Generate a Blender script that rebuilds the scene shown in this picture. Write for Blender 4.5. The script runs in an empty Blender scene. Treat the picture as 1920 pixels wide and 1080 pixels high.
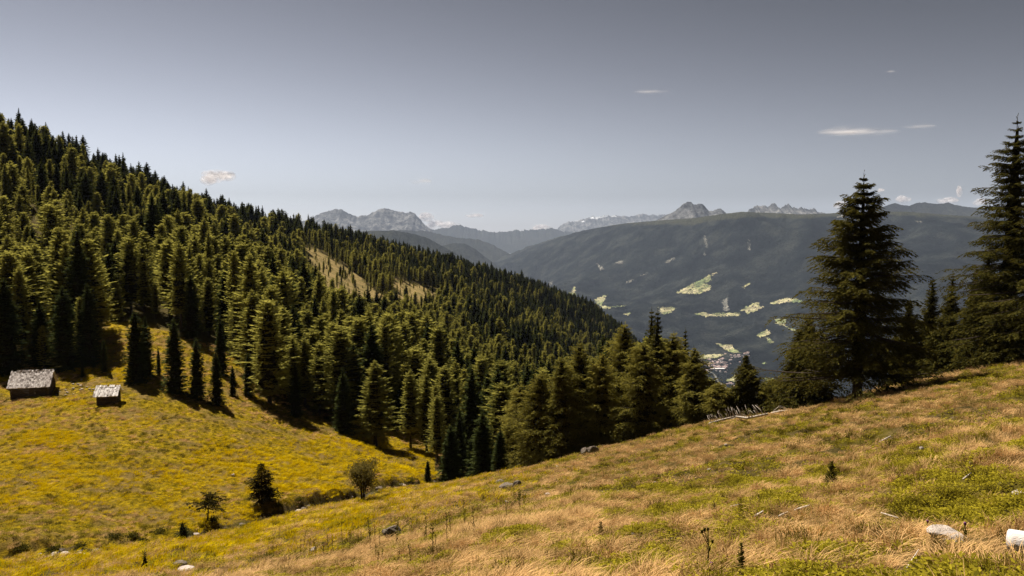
import bpy, math, random
import numpy as np
from mathutils import Vector

random.seed(7)
RNG = np.random.default_rng(7)
R = math.radians
D = bpy.data
scene = bpy.context.scene
COL = scene.collection

# ------------------------------------------------------------------ camera model (camera sits at the origin, looks along +Y)
F, CX, CY = 1493.3, 960.0, 540.0
PITCH = math.atan((540 - 435) / F)
CP, SP = math.cos(PITCH), math.sin(PITCH)


def ray(px, py):
    px = np.asarray(px, float); py = np.asarray(py, float)
    a = (px - CX) / F; b = -(py - CY) / F
    return a, CP + b * SP, -SP + b * CP


def at(px, py, Y):
    x, y, z = ray(px, py)
    k = Y / y
    return x * k, y * k, z * k


def project(x, y, z):
    dep = y * CP - z * SP
    up = y * SP + z * CP
    return CX + F * x / dep, CY - F * up / dep


# ------------------------------------------------------------------ noise
def _hash(ix, iy, seed):
    n = (ix * 374761393 + iy * 668265263 + seed * 1442695041) & 0xffffffff
    n = ((n ^ (n >> 13)) * 1274126177) & 0xffffffff
    return ((n ^ (n >> 16)) & 0xffffff) / float(0xffffff)


def vnoise(x, y, seed=0):
    x = np.asarray(x, float); y = np.asarray(y, float)
    fx = np.floor(x); fy = np.floor(y)
    ix = fx.astype(np.int64); iy = fy.astype(np.int64)
    tx = x - fx; ty = y - fy
    tx = tx * tx * tx * (tx * (tx * 6 - 15) + 10); ty = ty * ty * ty * (ty * (ty * 6 - 15) + 10)
    a = _hash(ix, iy, seed); b = _hash(ix + 1, iy, seed)
    c = _hash(ix, iy + 1, seed); d = _hash(ix + 1, iy + 1, seed)
    return ((a + (b - a) * tx) * (1 - ty) + (c + (d - c) * tx) * ty) * 2 - 1


def fbm(x, y, octaves=4, seed=0, gain=0.5):
    s = 0.0; amp = 1.0; tot = 0.0
    for k in range(octaves):
        s = s + amp * vnoise(x * 2 ** k + 17.3 * k, y * 2 ** k - 9.1 * k, seed + k)
        tot += amp; amp *= gain
    return s / tot


def ridged(x, y, octaves=4, seed=0):
    s = 0.0; amp = 1.0; tot = 0.0
    for k in range(octaves):
        s = s + amp * (1 - np.abs(vnoise(x * 2 ** k + 5.7 * k, y * 2 ** k + 3.1 * k, seed + k)))
        tot += amp; amp *= 0.5
    return s / tot


# ------------------------------------------------------------------ thin plate spline through surveyed ground points
class TPS:
    def __init__(s, P, v, reg=1e-4):
        s.P = np.asarray(P, float); n = len(s.P)
        K = s.U(s.P[:, None, :] - s.P[None, :, :]) + reg * np.eye(n)
        A = np.zeros((n + 3, n + 3)); A[:n, :n] = K
        A[:n, n] = 1; A[:n, n + 1:] = s.P; A[n, :n] = 1; A[n + 1:, :n] = s.P.T
        s.w = np.linalg.solve(A, np.concatenate([v, np.zeros(3)]))

    @staticmethod
    def U(d):
        r2 = (d * d).sum(-1)
        return np.where(r2 > 1e-12, 0.5 * r2 * np.log(np.maximum(r2, 1e-12)), 0)

    def __call__(s, Q):
        out = np.empty(len(Q)); n = len(s.P)
        for i in range(0, len(Q), 20000):
            q = Q[i:i + 20000]
            out[i:i + 20000] = s.U(q[:, None, :] - s.P[None]) @ s.w[:n] + s.w[n] + q @ s.w[n + 1:]
        return out


TH_SCALE = 3.0
# (px, py, distance): the photograph's ground, read as distances
NEAR = [
    # near slope
    (1920, 1080, 5.8), (1900, 950, 9.5), (1900, 850, 16), (1900, 760, 30), (1900, 676, 72),
    (1600, 1080, 7), (1600, 1000, 10), (1600, 900, 19), (1600, 820, 34), (1603, 750, 67), (1600, 781, 50), (1640, 733, 77), (1750, 752, 49), (1750, 718, 66), (1850, 716, 55), (1850, 692, 70),
    (1330, 1080, 8.2), (1330, 1000, 12.5), (1330, 900, 26), (1330, 830, 50), (1330, 793, 78),
    (1100, 1080, 9.6), (1100, 990, 16), (1100, 920, 33), (1100, 880, 55), (1100, 853, 84),
    (900, 1080, 11), (900, 1000, 20), (900, 950, 36), (900, 915, 62), (900, 896, 90),
    (660, 1080, 17), (660, 1040, 26), (660, 1000, 40), (660, 960, 62), (660, 934, 84),
    (300, 1080, 32), (300, 1045, 44), (300, 1012, 57), (0, 1080, 41), (0, 1045, 50), (-300, 1100, 44),
    (470, 968, 72), (820, 906, 104), (400, 990, 64), (150, 1032, 53),
    # beyond the crest on the right: drops into the valley
    (1900, 700, 110), (1900, 740, 220), (1900, 780, 600), (1900, 760, 1400),
    (1640, 765, 120), (1640, 800, 250), (1640, 810, 700), (1640, 780, 1400),
    (1400, 786, 74), (1420, 800, 110), (1420, 815, 250), (1420, 815, 700), (1420, 790, 1400),
    (1250, 830, 100), (1250, 820, 200), (1250, 780, 450), (1250, 720, 800), (1250, 745, 1400),
    (1100, 880, 110), (1100, 850, 160), (1100, 780, 300), (1100, 715, 480), (1100, 650, 760), (1120, 592, 980), (1120, 650, 1400),
    (960, 900, 120), (960, 850, 180), (960, 770, 270), (960, 690, 380), (960, 620, 560), (960, 570, 760), (960, 535, 900), (960, 600, 1350),
    (820, 832, 140), (800, 760, 200), (800, 700, 265), (800, 640, 370), (800, 585, 520), (800, 540, 660), (800, 492, 820), (800, 560, 1250),
    # left meadow and the forested flank above it
    (660, 900, 92), (660, 850, 112), (660, 795, 138), (660, 700, 210), (660, 620, 300), (660, 560, 430), (660, 500, 600), (650, 455, 760), (650, 540, 1200),
    (500, 930, 82), (500, 850, 100), (500, 748, 134), (500, 640, 200), (500, 560, 290), (500, 490, 420), (510, 432, 640), (510, 530, 1100),
    (300, 960, 70), (300, 850, 92), (300, 720, 124), (300, 605, 165), (300, 500, 240), (300, 430, 330), (300, 385, 440), (300, 500, 850),
    (60, 980, 62), (60, 850, 88), (60, 740, 118), (60, 690, 132), (60, 590, 172), (60, 480, 225), (60, 380, 275), (60, 294, 350), (60, 405, 650),
    (-250, 1000, 60), (-250, 850, 85), (-250, 700, 125), (-250, 500, 200), (-250, 300, 280), (-250, 205, 350), (-250, 340, 600),
    # beside and behind the camera
    (2400, 1080, 5.5), (2500, 860, 14), (2500, 720, 40), (2500, 640, 75), (2500, 700, 160), (2500, 760, 600), (-900, 1120, 45), (-900, 900, 80), (-900, 450, 200), (-900, 200, 320),
]
_p = np.array(NEAR)
_x, _y, _z = at(_p[:, 0], _p[:, 1], _p[:, 2])
_r = np.hypot(_x, _y)
# under the camera
ex = [(-2.0, 0.5, -1.95), (1.5, 0.8, -1.5), (0, 2.5, -1.95), (3, 1, -1.35), (-4, 2, -2.4)]
_x = np.r_[_x, [e[0] for e in ex]]; _y = np.r_[_y, [e[1] for e in ex]]; _z = np.r_[_z, [e[2] for e in ex]]
_r = np.hypot(_x, _y)
near_tps = TPS(np.c_[np.arctan2(_x, _y) * TH_SCALE, np.log(_r)], _z / _r, 2e-3)

CREST_PX = np.array([700, 820, 900, 1100, 1330, 1603, 1920, 2500])
CREST_Y = np.array([100, 104, 90, 84, 78, 72, 72, 75.0])

STREAM_PX = [(-500, 1130, 40), (-200, 1070, 45), (0, 1044, 50), (60, 1040, 51.5), (135, 1028, 53.5), (230, 1018, 56), (320, 1008, 58.5), (385, 994, 63), (425, 985, 66), (500, 962, 73), (590, 944, 80), (670, 934, 85), (740, 918, 94), (800, 909, 102), (826, 905, 108), (880, 915, 118)]
_s = np.array(STREAM_PX, float)
sx, sy, _ = at(_s[:, 0], _s[:, 1], _s[:, 2])
STREAM = np.c_[sx, sy]


def stream_dist(x, y):
    best = np.full(np.shape(x), 1e9); side = np.zeros(np.shape(x))
    for (ax, ay), (bx, by) in zip(STREAM[:-1], STREAM[1:]):
        dx, dy = bx - ax, by - ay
        t = np.clip(((x - ax) * dx + (y - ay) * dy) / (dx * dx + dy * dy), 0, 1)
        ox = x - ax - t * dx; oy = y - ay - t * dy
        d = np.hypot(ox, oy)
        s = np.sign(dx * (y - ay) - dy * (x - ax))
        m = d < best
        best = np.where(m, d, best); side = np.where(m, s, side)
    return best, side            # side > 0: the far (left) bank


def ground(x, y, rough=True):
    x = np.atleast_1d(np.asarray(x, float)); y = np.atleast_1d(np.asarray(y, float))
    r = np.maximum(np.hypot(x, y), 0.4)
    th = np.clip(np.arctan2(x, y), -1.15, 1.15)
    z = r * near_tps(np.c_[th * TH_SCALE, np.log(np.maximum(r, 1.2))])
    if rough:
        d, side = stream_dist(x, y)
        wob = fbm(x * .5, y * .5, 3, 91)
        wid = 1.3 + .6 * wob
        nearw = np.clip((r - 3) / 10, 0, 1)
        z = z - np.where(r < 170, 0.55 * np.exp(-(d / np.maximum(wid, .5)) ** 2), 0)
        z = z + np.where((side > 0) & (r < 170), .62 * np.clip((d - .45) / (1.0 + .5 * wob), 0, 1) * np.exp(-np.maximum(d - 1.3, 0) / 7) * np.clip(.75 + 1.6 * fbm(x / 6, y / 6, 2, 94), .1, 1.6), 0)
        z = z + nearw * (.28 * np.where((x > 12) & (y > 45), .45, 1.0) * fbm(x / 7, y / 7, 3, 3) + .10 * fbm(x / 1.7, y / 1.7, 2, 5))
        z = z + np.where((side > 0) & (r < 190), .40 * (ridged(x / 9 + .4 * wob, y / 3.6, 3, 12) - .65) + .30 * fbm(x / 2.4, y / 1.5, 2, 14), 0)
        z = z + np.where(side <= 0, np.clip((r - 3) / 8, 0, 1) * .20 * fbm(x / 1.1, y / 1.1, 2, 16) * np.clip(1.6 - r / 90, 0, 1), 0)
        z = z + .035 * fbm(x / .5, y / .5, 2, 6) * np.clip(1 - r / 60, 0, 1)
        z = z + np.clip((r - 150) / 200, 0, 1) * (2.2 * fbm(x / 45, y / 45, 3, 8) + .8 * fbm(x / 14, y / 14, 2, 9))
    return z


def g1(x, y):
    return float(ground([x], [y])[0])


# ------------------------------------------------------------------ land use, looked up in the survey's own angles
EDGE = np.array([(-900, 690), (-400, 696), (0, 692), (150, 692), (184, 676), (192, 603), (265, 603), (330, 627), (400, 652), (440, 670), (466, 692), (474, 736), (500, 747), (560, 765), (640, 790), (700, 804), (760, 815), (812, 830), (826, 890), (850, 905), (3000, 905)], float)
BARE = [[(566, 460), (592, 466), (612, 480), (645, 498), (668, 514), (690, 536), (712, 548), (748, 566), (756, 622), (706, 622), (662, 612), (620, 594), (594, 560), (576, 520)],
        [(724, 520), (752, 524), (790, 536), (828, 546), (830, 592), (790, 594), (750, 586)], [(915, 560), (945, 564), (945, 578), (915, 574)],
        [(1066, 548), (1070, 548), (1070, 552), (1066, 552)]]


def in_poly(px, py, poly):
    inside = np.zeros(np.shape(px), bool); n = len(poly)
    for i in range(n):
        x1, y1 = poly[i]; x2, y2 = poly[(i + 1) % n]
        c = ((y1 > py) != (y2 > py)) & (px < (x2 - x1) * (py - y1) / ((y2 - y1) or 1e-9) + x1)
        inside ^= c
    return inside


def land(x, y, z):
    """forest 0/1, bare 0/1, left meadow 0/1"""
    r = np.hypot(x, y)
    yy = np.maximum(y, .5)
    px, py = project(x, yy, z)
    jx = 14 * fbm(x / 9, y / 9, 2, 31); jy = 7 * fbm(x / 9, y / 9, 2, 32)
    cy = np.interp(px, CREST_PX, CREST_Y)
    left = (px < 835) & (py + jy < np.interp(px + jx, EDGE[:, 0], EDGE[:, 1])) & (r > 100)
    right = (px >= 815) & (y > cy + 3 + .15 * jx)
    forest = (left | right) & (y > .5)
    bare = np.zeros(np.shape(x), bool)
    for poly in BARE:
        bare |= in_poly(px + .3 * jx, py + .4 * jy, poly)
    bare &= r > 300
    d, side = stream_dist(x, y)
    meadow = (side > 0) & ~forest & (px < 835)
    return forest & ~bare, bare, meadow, d


# ------------------------------------------------------------------ mesh / object helpers
def mesh_np(name, verts, faces, mat=None, smooth=False, uniform=4):
    verts = np.ascontiguousarray(verts, np.float32); faces = np.ascontiguousarray(faces, np.int32)
    me = D.meshes.new(name)
    k = faces.shape[1]
    me.vertices.add(len(verts)); me.vertices.foreach_set('co', verts.ravel())
    me.loops.add(faces.size); me.loops.foreach_set('vertex_index', faces.ravel())
    me.polygons.add(len(faces)); me.polygons.foreach_set('loop_start', np.arange(0, faces.size, k, dtype=np.int32))
    try:
        me.polygons.foreach_set('loop_total', np.full(len(faces), k, np.int32))
    except Exception:
        pass
    me.update(calc_edges=True)
    me.validate()
    me.polygons.foreach_set('use_smooth', np.full(len(me.polygons), smooth, bool))
    if mat:
        me.materials.append(mat)
    return me


def link(name, data, parent=None):
    o = D.objects.new(name, data)
    COL.objects.link(o)
    if parent is not None:
        o.parent = parent
    return o


def tag(o, label=None, cat=None, group=None, kind=None):
    if label: o['label'] = label
    if cat: o['category'] = cat
    if group: o['group'] = group
    if kind: o['kind'] = kind
    return o


def thing(name, loc, label, cat, group=None, rotz=0.0, scale=None):
    o = D.objects.new(name, None); COL.objects.link(o)
    o.location = loc; o.rotation_euler = (0, 0, rotz)
    o.empty_display_size = .3
    if scale is not None:
        o.scale = scale
    return tag(o, label, cat, group)


class MB:
    """collects polygons of any size; build() makes one mesh object"""
    def __init__(s): s.v = []; s.f = []

    def poly(s, pts):
        b = len(s.v); s.v += [tuple(p) for p in pts]; s.f.append(tuple(range(b, b + len(pts))))

    def tube(s, pts, rad, n=8, cap=True):
        pts = [Vector(p) for p in pts]
        if not hasattr(rad, '__len__'): rad = [rad] * len(pts)
        b = len(s.v)
        for i, p in enumerate(pts):
            t = (pts[min(i + 1, len(pts) - 1)] - pts[max(i - 1, 0)]).normalized()
            a = t.orthogonal().normalized() if abs(t.z) > .9 else t.cross(Vector((0, 0, 1))).normalized()
            c = t.cross(a)
            for k in range(n):
                an = 2 * math.pi * k / n
                s.v.append(tuple(p + (a * math.cos(an) + c * math.sin(an)) * rad[i]))
        for i in range(len(pts) - 1):
            for k in range(n):
                s.f.append((b + i * n + k, b + i * n + (k + 1) % n, b + (i + 1) * n + (k + 1) % n, b + (i + 1) * n + k))
        if cap:
            s.f.append(tuple(b + k for k in range(n))[::-1])
            s.f.append(tuple(b + (len(pts) - 1) * n + k for k in range(n)))

    def box(s, c, h, rz=0.0, rot=None, jit=0.0):
        from mathutils import Matrix
        M = rot if rot is not None else Matrix.Rotation(rz, 3, 'Z')
        b = len(s.v)
        for dx in (-1, 1):
            for dy in (-1, 1):
                for dz in (-1, 1):
                    p = Vector((dx * h[0], dy * h[1], dz * h[2])) + Vector([random.uniform(-jit, jit) for _ in range(3)])
                    s.v.append(tuple(Vector(c) + M @ p))
        for f in ((0, 1, 3, 2), (4, 6, 7, 5), (0, 4, 5, 1), (2, 3, 7, 6), (0, 2, 6, 4), (1, 5, 7, 3)):
            s.f.append(tuple(b + i for i in f))

    def mesh(s, name, mat, smooth=False):
        me = D.meshes.new(name); me.from_pydata(s.v, [], s.f); me.update()
        if mat: me.materials.append(mat)
        if smooth:
            me.polygons.foreach_set('use_smooth', np.full(len(me.polygons), True, bool))
        return me

    def build(s, name, mat, parent=None, smooth=False):
        return link(name, s.mesh(name, mat, smooth), parent)


# ------------------------------------------------------------------ materials
def new_mat(name):
    m = D.materials.new(name); m.use_nodes = True
    nt = m.node_tree; nt.nodes.clear()
    out = nt.nodes.new('ShaderNodeOutputMaterial')
    return m, nt, out


def N(nt, t, **kw):
    n = nt.nodes.new(t)
    for k, v in kw.items():
        if k in n.inputs.keys() if isinstance(k, str) else False:
            n.inputs[k].default_value = v
        else:
            setattr(n, k, v)
    return n


def ramp(nt, fac, stops, interp='LINEAR'):
    r = nt.nodes.new('ShaderNodeValToRGB'); r.color_ramp.interpolation = interp
    e = r.color_ramp.elements
    while len(e) > 1: e.remove(e[-1])
    e[0].position = stops[0][0]; e[0].color = (*stops[0][1], 1)
    for p, c in stops[1:]:
        q = e.new(p); q.color = (*c, 1)
    nt.links.new(fac, r.inputs['Fac'])
    return r.outputs['Color']


def noise(nt, scale, detail=4, rough=.55, vec=None, dist=0.0):
    n = nt.nodes.new('ShaderNodeTexNoise')
    n.inputs['Scale'].default_value = scale; n.inputs['Detail'].default_value = detail
    n.inputs['Roughness'].default_value = rough; n.inputs['Distortion'].default_value = dist
    if vec is not None: nt.links.new(vec, n.inputs['Vector'])
    return n.outputs['Fac']


def mix(nt, a, b, fac, mode='MIX'):
    m = nt.nodes.new('ShaderNodeMix'); m.data_type = 'RGBA'; m.blend_type = mode
    for s, v in ((m.inputs[0], fac), (m.inputs[6], a), (m.inputs[7], b)):
        if isinstance(v, (int, float)): s.default_value = v
        elif isinstance(v, tuple): s.default_value = (*v, 1)
        else: nt.links.new(v, s)
    return m.outputs[2]


def math_(nt, op, a, b=None, clamp=False):
    m = nt.nodes.new('ShaderNodeMath'); m.operation = op; m.use_clamp = clamp
    for i, v in ((0, a), (1, b)):
        if v is None: continue
        if isinstance(v, (int, float)): m.inputs[i].default_value = v
        else: nt.links.new(v, m.inputs[i])
    return m.outputs[0]


def attr(nt, name, kind='GEOMETRY'):
    a = nt.nodes.new('ShaderNodeAttribute'); a.attribute_name = name; a.attribute_type = kind
    return a


def bsdf(nt, out, color, rough=.9, bump=None, bump_dist=.1, bump_str=1.0, spec=.2):
    b = nt.nodes.new('ShaderNodeBsdfPrincipled')
    b.inputs['Roughness'].default_value = rough
    b.inputs['Specular IOR Level'].default_value = spec
    if isinstance(color, tuple): b.inputs['Base Color'].default_value = (*color, 1)
    else: nt.links.new(color, b.inputs['Base Color'])
    if bump is not None:
        bm = nt.nodes.new('ShaderNodeBump'); bm.inputs['Distance'].default_value = bump_dist; bm.inputs['Strength'].default_value = bump_str
        nt.links.new(bump, bm.inputs['Height']); nt.links.new(bm.outputs['Normal'], b.inputs['Normal'])
    nt.links.new(b.outputs[0], out.inputs['Surface'])
    return b


def geo_pos(nt):
    return nt.nodes.new('ShaderNodeNewGeometry').outputs['Position']


def foliage_mat(name, dark, light, trans=.35, tcol=None, island=.5):
    """thin needle / leaf sprays: diffuse plus light let through"""
    m, nt, out = new_mat(name)
    g = nt.nodes.new('ShaderNodeNewGeometry'); oi = nt.nodes.new('ShaderNodeObjectInfo')
    f = math_(nt, 'ADD', math_(nt, 'MULTIPLY', g.outputs['Random Per Island'], island), math_(nt, 'MULTIPLY', oi.outputs['Random'], 1 - island))
    c = ramp(nt, f, [(0, dark), (1, light)])
    d = nt.nodes.new('ShaderNodeBsdfDiffuse'); nt.links.new(c, d.inputs['Color'])
    t = nt.nodes.new('ShaderNodeBsdfTranslucent')
    nt.links.new(mix(nt, c, tcol or light, .5), t.inputs['Color'])
    ms = nt.nodes.new('ShaderNodeMixShader'); ms.inputs[0].default_value = trans
    nt.links.new(d.outputs[0], ms.inputs[1]); nt.links.new(t.outputs[0], ms.inputs[2])
    nt.links.new(ms.outputs[0], out.inputs['Surface'])
    return m


M = {}
M['spruce'] = foliage_mat('spruce_needles', (.012, .018, .007), (.056, .066, .019), .30, (.14, .14, .028))
M['spruce_near'] = foliage_mat('spruce_needles_near', (.014, .016, .005), (.085, .073, .015), .25, (.16, .12, .018), .75)
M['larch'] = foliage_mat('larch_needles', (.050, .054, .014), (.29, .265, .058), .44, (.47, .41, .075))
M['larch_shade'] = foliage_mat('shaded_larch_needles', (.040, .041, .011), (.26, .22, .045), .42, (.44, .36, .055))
M['willow'] = foliage_mat('willow_leaves', (.08, .065, .015), (.20, .155, .05), .35, (.25, .19, .04))
M['grass_tan'] = foliage_mat('dry_grass', (.13, .072, .024), (.90, .565, .245), .22, (.75, .50, .20))
M['grass_green'] = foliage_mat('green_grass', (.045, .042, .005), (.34, .27, .022), .28, (.36, .28, .02))
M['grass_mustard'] = foliage_mat('mustard_grass', (.33, .24, .002), (.66, .475, .004), .28, (.85, .56, .003))
M['grass_dark'] = foliage_mat('sedge', (.035, .030, .006), (.12, .09, .012), .35, (.18, .13, .015))
M['herb'] = foliage_mat('herb_leaves', (.05, .046, .006), (.42, .34, .026), .28, (.40, .33, .02))
M['weed'] = foliage_mat('weed_leaves', (.03, .03, .008), (.12, .10, .015), .3, (.16, .13, .02))

m, nt, out = new_mat('bark'); p = geo_pos(nt)
c = ramp(nt, noise(nt, 6, 6, .7, p), [(.3, (.022, .016, .011)), (.7, (.085, .062, .042))])
bsdf(nt, out, c, .95, noise(nt, 9, 5, .7, p), .05); M['bark'] = m

m, nt, out = new_mat('dead_wood'); tc = nt.nodes.new('ShaderNodeTexCoord').outputs['Object']
mp = nt.nodes.new('ShaderNodeMapping'); mp.inputs['Scale'].default_value = (2, 12, 12); nt.links.new(tc, mp.inputs['Vector'])
c = ramp(nt, noise(nt, 3, 6, .65, mp.outputs[0]), [(.3, (.30, .24, .19)), (.5, (.52, .44, .36)), (.75, (.70, .61, .52))])
bsdf(nt, out, c, .85, noise(nt, 6, 5, .7, mp.outputs[0]), .01); M['dead_wood'] = m

m, nt, out = new_mat('log_bark'); tc = nt.nodes.new('ShaderNodeTexCoord').outputs['Object']
mp = nt.nodes.new('ShaderNodeMapping'); mp.inputs['Scale'].default_value = (3, 14, 14); nt.links.new(tc, mp.inputs['Vector'])
c = ramp(nt, noise(nt, 3, 7, .7, mp.outputs[0]), [(.28, (.33, .27, .24)), (.45, (.66, .59, .55)), (.7, (.80, .74, .70))])
bsdf(nt, out, c, .8, noise(nt, 5, 6, .7, mp.outputs[0]), .012); M['log'] = m

m, nt, out = new_mat('shingles'); g = nt.nodes.new('ShaderNodeNewGeometry')
c = ramp(nt, g.outputs['Random Per Island'], [(0, (.20, .165, .15)), (.4, (.52, .45, .42)), (1, (.84, .77, .73))])
c = mix(nt, c, noise(nt, 7, 5, .7, g.outputs['Position']), .2, 'MULTIPLY')
bsdf(nt, out, c, .8); M['shingle'] = m
m, nt, out = new_mat('sunlit_shingles'); g = nt.nodes.new('ShaderNodeNewGeometry')  # lighter shingle copy: sun on the small roof put into its colour
bsdf(nt, out, ramp(nt, g.outputs['Random Per Island'], [(0, (.42, .36, .33)), (.35, (.78, .72, .68)), (1, (.90, .85, .81))]), .8); M['shingle_sunlit'] = m

m, nt, out = new_mat('old_timber'); p = geo_pos(nt)
mp = nt.nodes.new('ShaderNodeMapping'); mp.inputs['Scale'].default_value = (1, 1, 7); nt.links.new(p, mp.inputs['Vector'])
c = ramp(nt, noise(nt, 2.5, 5, .6, mp.outputs[0]), [(.3, (.035, .024, .017)), (.7, (.11, .078, .055))])
bsdf(nt, out, c, .9); M['timber'] = m


def rock_mat(name, a, b, lichen=(.12, .10, .05)):
    m, nt, out = new_mat(name); tc = nt.nodes.new('ShaderNodeTexCoord').outputs['Object']
    c = ramp(nt, noise(nt, 3.2, 7, .7, tc), [(.32, a), (.66, b)])
    c = mix(nt, c, lichen, ramp(nt, noise(nt, 1.7, 5, .65, tc), [(.52, (0, 0, 0)), (.62, (.7, .7, .7))]))
    bsdf(nt, out, c, .95, noise(nt, 7, 7, .7, tc), .10, spec=.04); return m


M['rock'] = rock_mat('grey_rock', (.060, .046, .034), (.30, .245, .195))
M['pale_rock'] = rock_mat('pale_rock', (.34, .28, .235), (.72, .61, .53), (.30, .25, .18))

m, nt, out = new_mat('water'); p = geo_pos(nt)
b = bsdf(nt, out, (.05, .045, .035), .08, noise(nt, 6, 4, .6, p), .04, 1.0, .6); M['water'] = m

# ground
m, nt, out = new_mat('meadow_ground'); p = geo_pos(nt)
za = attr(nt, 'zone').outputs['Color']
sep = nt.nodes.new('ShaderNodeSeparateColor'); nt.links.new(za, sep.inputs[0])
n1 = noise(nt, .22, 6, .6, p); n2 = noise(nt, 1.9, 6, .68, p); n3 = noise(nt, 9, 4, .7, p)
slope = ramp(nt, n2, [(.30, (.030, .021, .008)), (.45, (.075, .055, .014)), (.58, (.13, .090, .035)), (.75, (.26, .18, .085))])
slope = mix(nt, slope, (.15, .12, .010), ramp(nt, n1, [(.50, (0, 0, 0)), (.62, (.65, .65, .65))]))
mead = ramp(nt, n2, [(.28, (.07, .050, .003)), (.48, (.26, .175, .003)), (.72, (.58, .38, .004))])
mead = mix(nt, mead, (.22, .145, .05), ramp(nt, n1, [(.47, (0, 0, 0)), (.60, (.8, .8, .8))]))
mead = mix(nt, mead, ramp(nt, n3, [(.3, (.4, .4, .4)), (.6, (1, 1, 1))]), .6, 'MULTIPLY')
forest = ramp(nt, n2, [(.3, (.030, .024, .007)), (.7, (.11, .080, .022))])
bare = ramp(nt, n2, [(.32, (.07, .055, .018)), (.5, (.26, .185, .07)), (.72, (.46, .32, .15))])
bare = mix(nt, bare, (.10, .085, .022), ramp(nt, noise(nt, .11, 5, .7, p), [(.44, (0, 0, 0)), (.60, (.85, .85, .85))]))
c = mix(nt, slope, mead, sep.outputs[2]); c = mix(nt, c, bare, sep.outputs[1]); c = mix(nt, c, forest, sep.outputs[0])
bsdf(nt, out, c, .95, math_(nt, 'ADD', n2, n3), .25, 1.0, .05); M['ground'] = m


def far_mat(name, stops, scale, bump_scale, bump_d, grass=None):
    m, nt, out = new_mat(name); p = geo_pos(nt)
    f = noise(nt, scale, 8, .65, p)
    c = ramp(nt, f, stops)
    if grass:
        a = attr(nt, 'zone').outputs['Color']
        c = mix(nt, c, grass, a)
    c = mix(nt, c, ramp(nt, noise(nt, bump_scale, 4, .75, p), [(.40, (.2, .2, .2)), (.60, (1, 1, 1))]), .85, 'MULTIPLY')
    bsdf(nt, out, c, 1.0, noise(nt, bump_scale, 5, .7, p), bump_d, 1.0, 0.0)
    return m


M['far_forest'] = far_mat('far_forest_slope', [(.36, (.003, .005, .006)), (.50, (.013, .017, .017)), (.64, (.045, .049, .042))],   .0035, .042, 22, (.062, .062, .036))
M['far_rock'] = far_mat('far_rock', [(.35, (.07, .07, .07)), (.5, (.14, .14, .137)), (.68, (.30, .29, .28))], .0030, .006, 60, (.85, .87, .9))
M['far_hill'] = far_mat('far_hill_slope', [(.35, (.018, .021, .014)), (.6, (.040, .042, .028)), (.78, (.10, .10, .07))], .0016, .02, 25, (.12, .12, .07))
M['field'] = far_mat('far_pasture', [(.42, (.19, .23, .10)), (.50, (.36, .34, .17)), (.60, (.47, .41, .25))], .006, .02, 2)
M['scree'] = far_mat('far_scree', [(.4, (.10, .10, .085)), (.6, (.25, .235, .20))], .01, .03, 3)

# ------------------------------------------------------------------ near ground: one sheet, finer where it is seen
th = np.concatenate([np.linspace(-2.0, -.70, 70, endpoint=False), np.linspace(-.70, .70, 620, endpoint=False), np.linspace(.70, 2.0, 70)])
lr = np.concatenate([np.linspace(math.log(.5), math.log(35), 230, endpoint=False), np.linspace(math.log(35), math.log(175), 330, endpoint=False), np.linspace(math.log(175), math.log(1500), 170)])
TT, LL = np.meshgrid(th, lr)
gx = np.exp(LL) * np.sin(TT); gy = np.exp(LL) * np.cos(TT)
gz = ground(gx.ravel(), gy.ravel())
V = np.c_[gx.ravel(), gy.ravel(), gz]
nr, nc = TT.shape
idx = np.arange(nr * nc).reshape(nr, nc)
Q = np.stack([idx[:-1, :-1], idx[:-1, 1:], idx[1:, 1:], idx[1:, :-1]], -1).reshape(-1, 4)
cap = len(V)
V = np.vstack([V, [[0, 0, ground([0.], [.3], False)[0]]]])
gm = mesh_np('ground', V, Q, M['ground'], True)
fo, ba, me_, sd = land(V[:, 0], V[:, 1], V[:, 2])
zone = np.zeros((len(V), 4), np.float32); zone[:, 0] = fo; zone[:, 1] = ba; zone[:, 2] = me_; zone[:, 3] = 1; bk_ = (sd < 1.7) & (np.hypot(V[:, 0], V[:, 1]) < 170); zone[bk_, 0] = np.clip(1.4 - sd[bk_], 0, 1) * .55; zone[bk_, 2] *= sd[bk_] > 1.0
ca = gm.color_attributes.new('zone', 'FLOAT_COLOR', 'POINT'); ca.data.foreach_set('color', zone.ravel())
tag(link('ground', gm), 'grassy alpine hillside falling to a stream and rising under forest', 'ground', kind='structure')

# stream water
mb = MB(); pts = []
for (ax, ay), (bx, by) in zip(STREAM[:-2], STREAM[1:-1]):
    for t in np.arange(0, 1, .1): pts.append((ax + (bx - ax) * t, ay + (by - ay) * t))
pts = np.array(pts); zz = ground(pts[:, 0], pts[:, 1]) + .12
tan = np.gradient(pts, axis=0); tan /= np.linalg.norm(tan, axis=1)[:, None]
w = .32 + .12 * fbm(pts[:, 0], pts[:, 1], 2, 4)
Lp = np.c_[pts[:, 0] - tan[:, 1] * w, pts[:, 1] + tan[:, 0] * w, zz]; Rp = np.c_[pts[:, 0] + tan[:, 1] * w, pts[:, 1] - tan[:, 0] * w, zz]
for i in range(len(pts) - 1): mb.poly([Lp[i], Rp[i], Rp[i + 1], Lp[i + 1]])
tag(mb.build('stream', M['water'], None, True), 'narrow stony brook running along the foot of the yellow meadow', 'stream', kind='structure')

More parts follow.
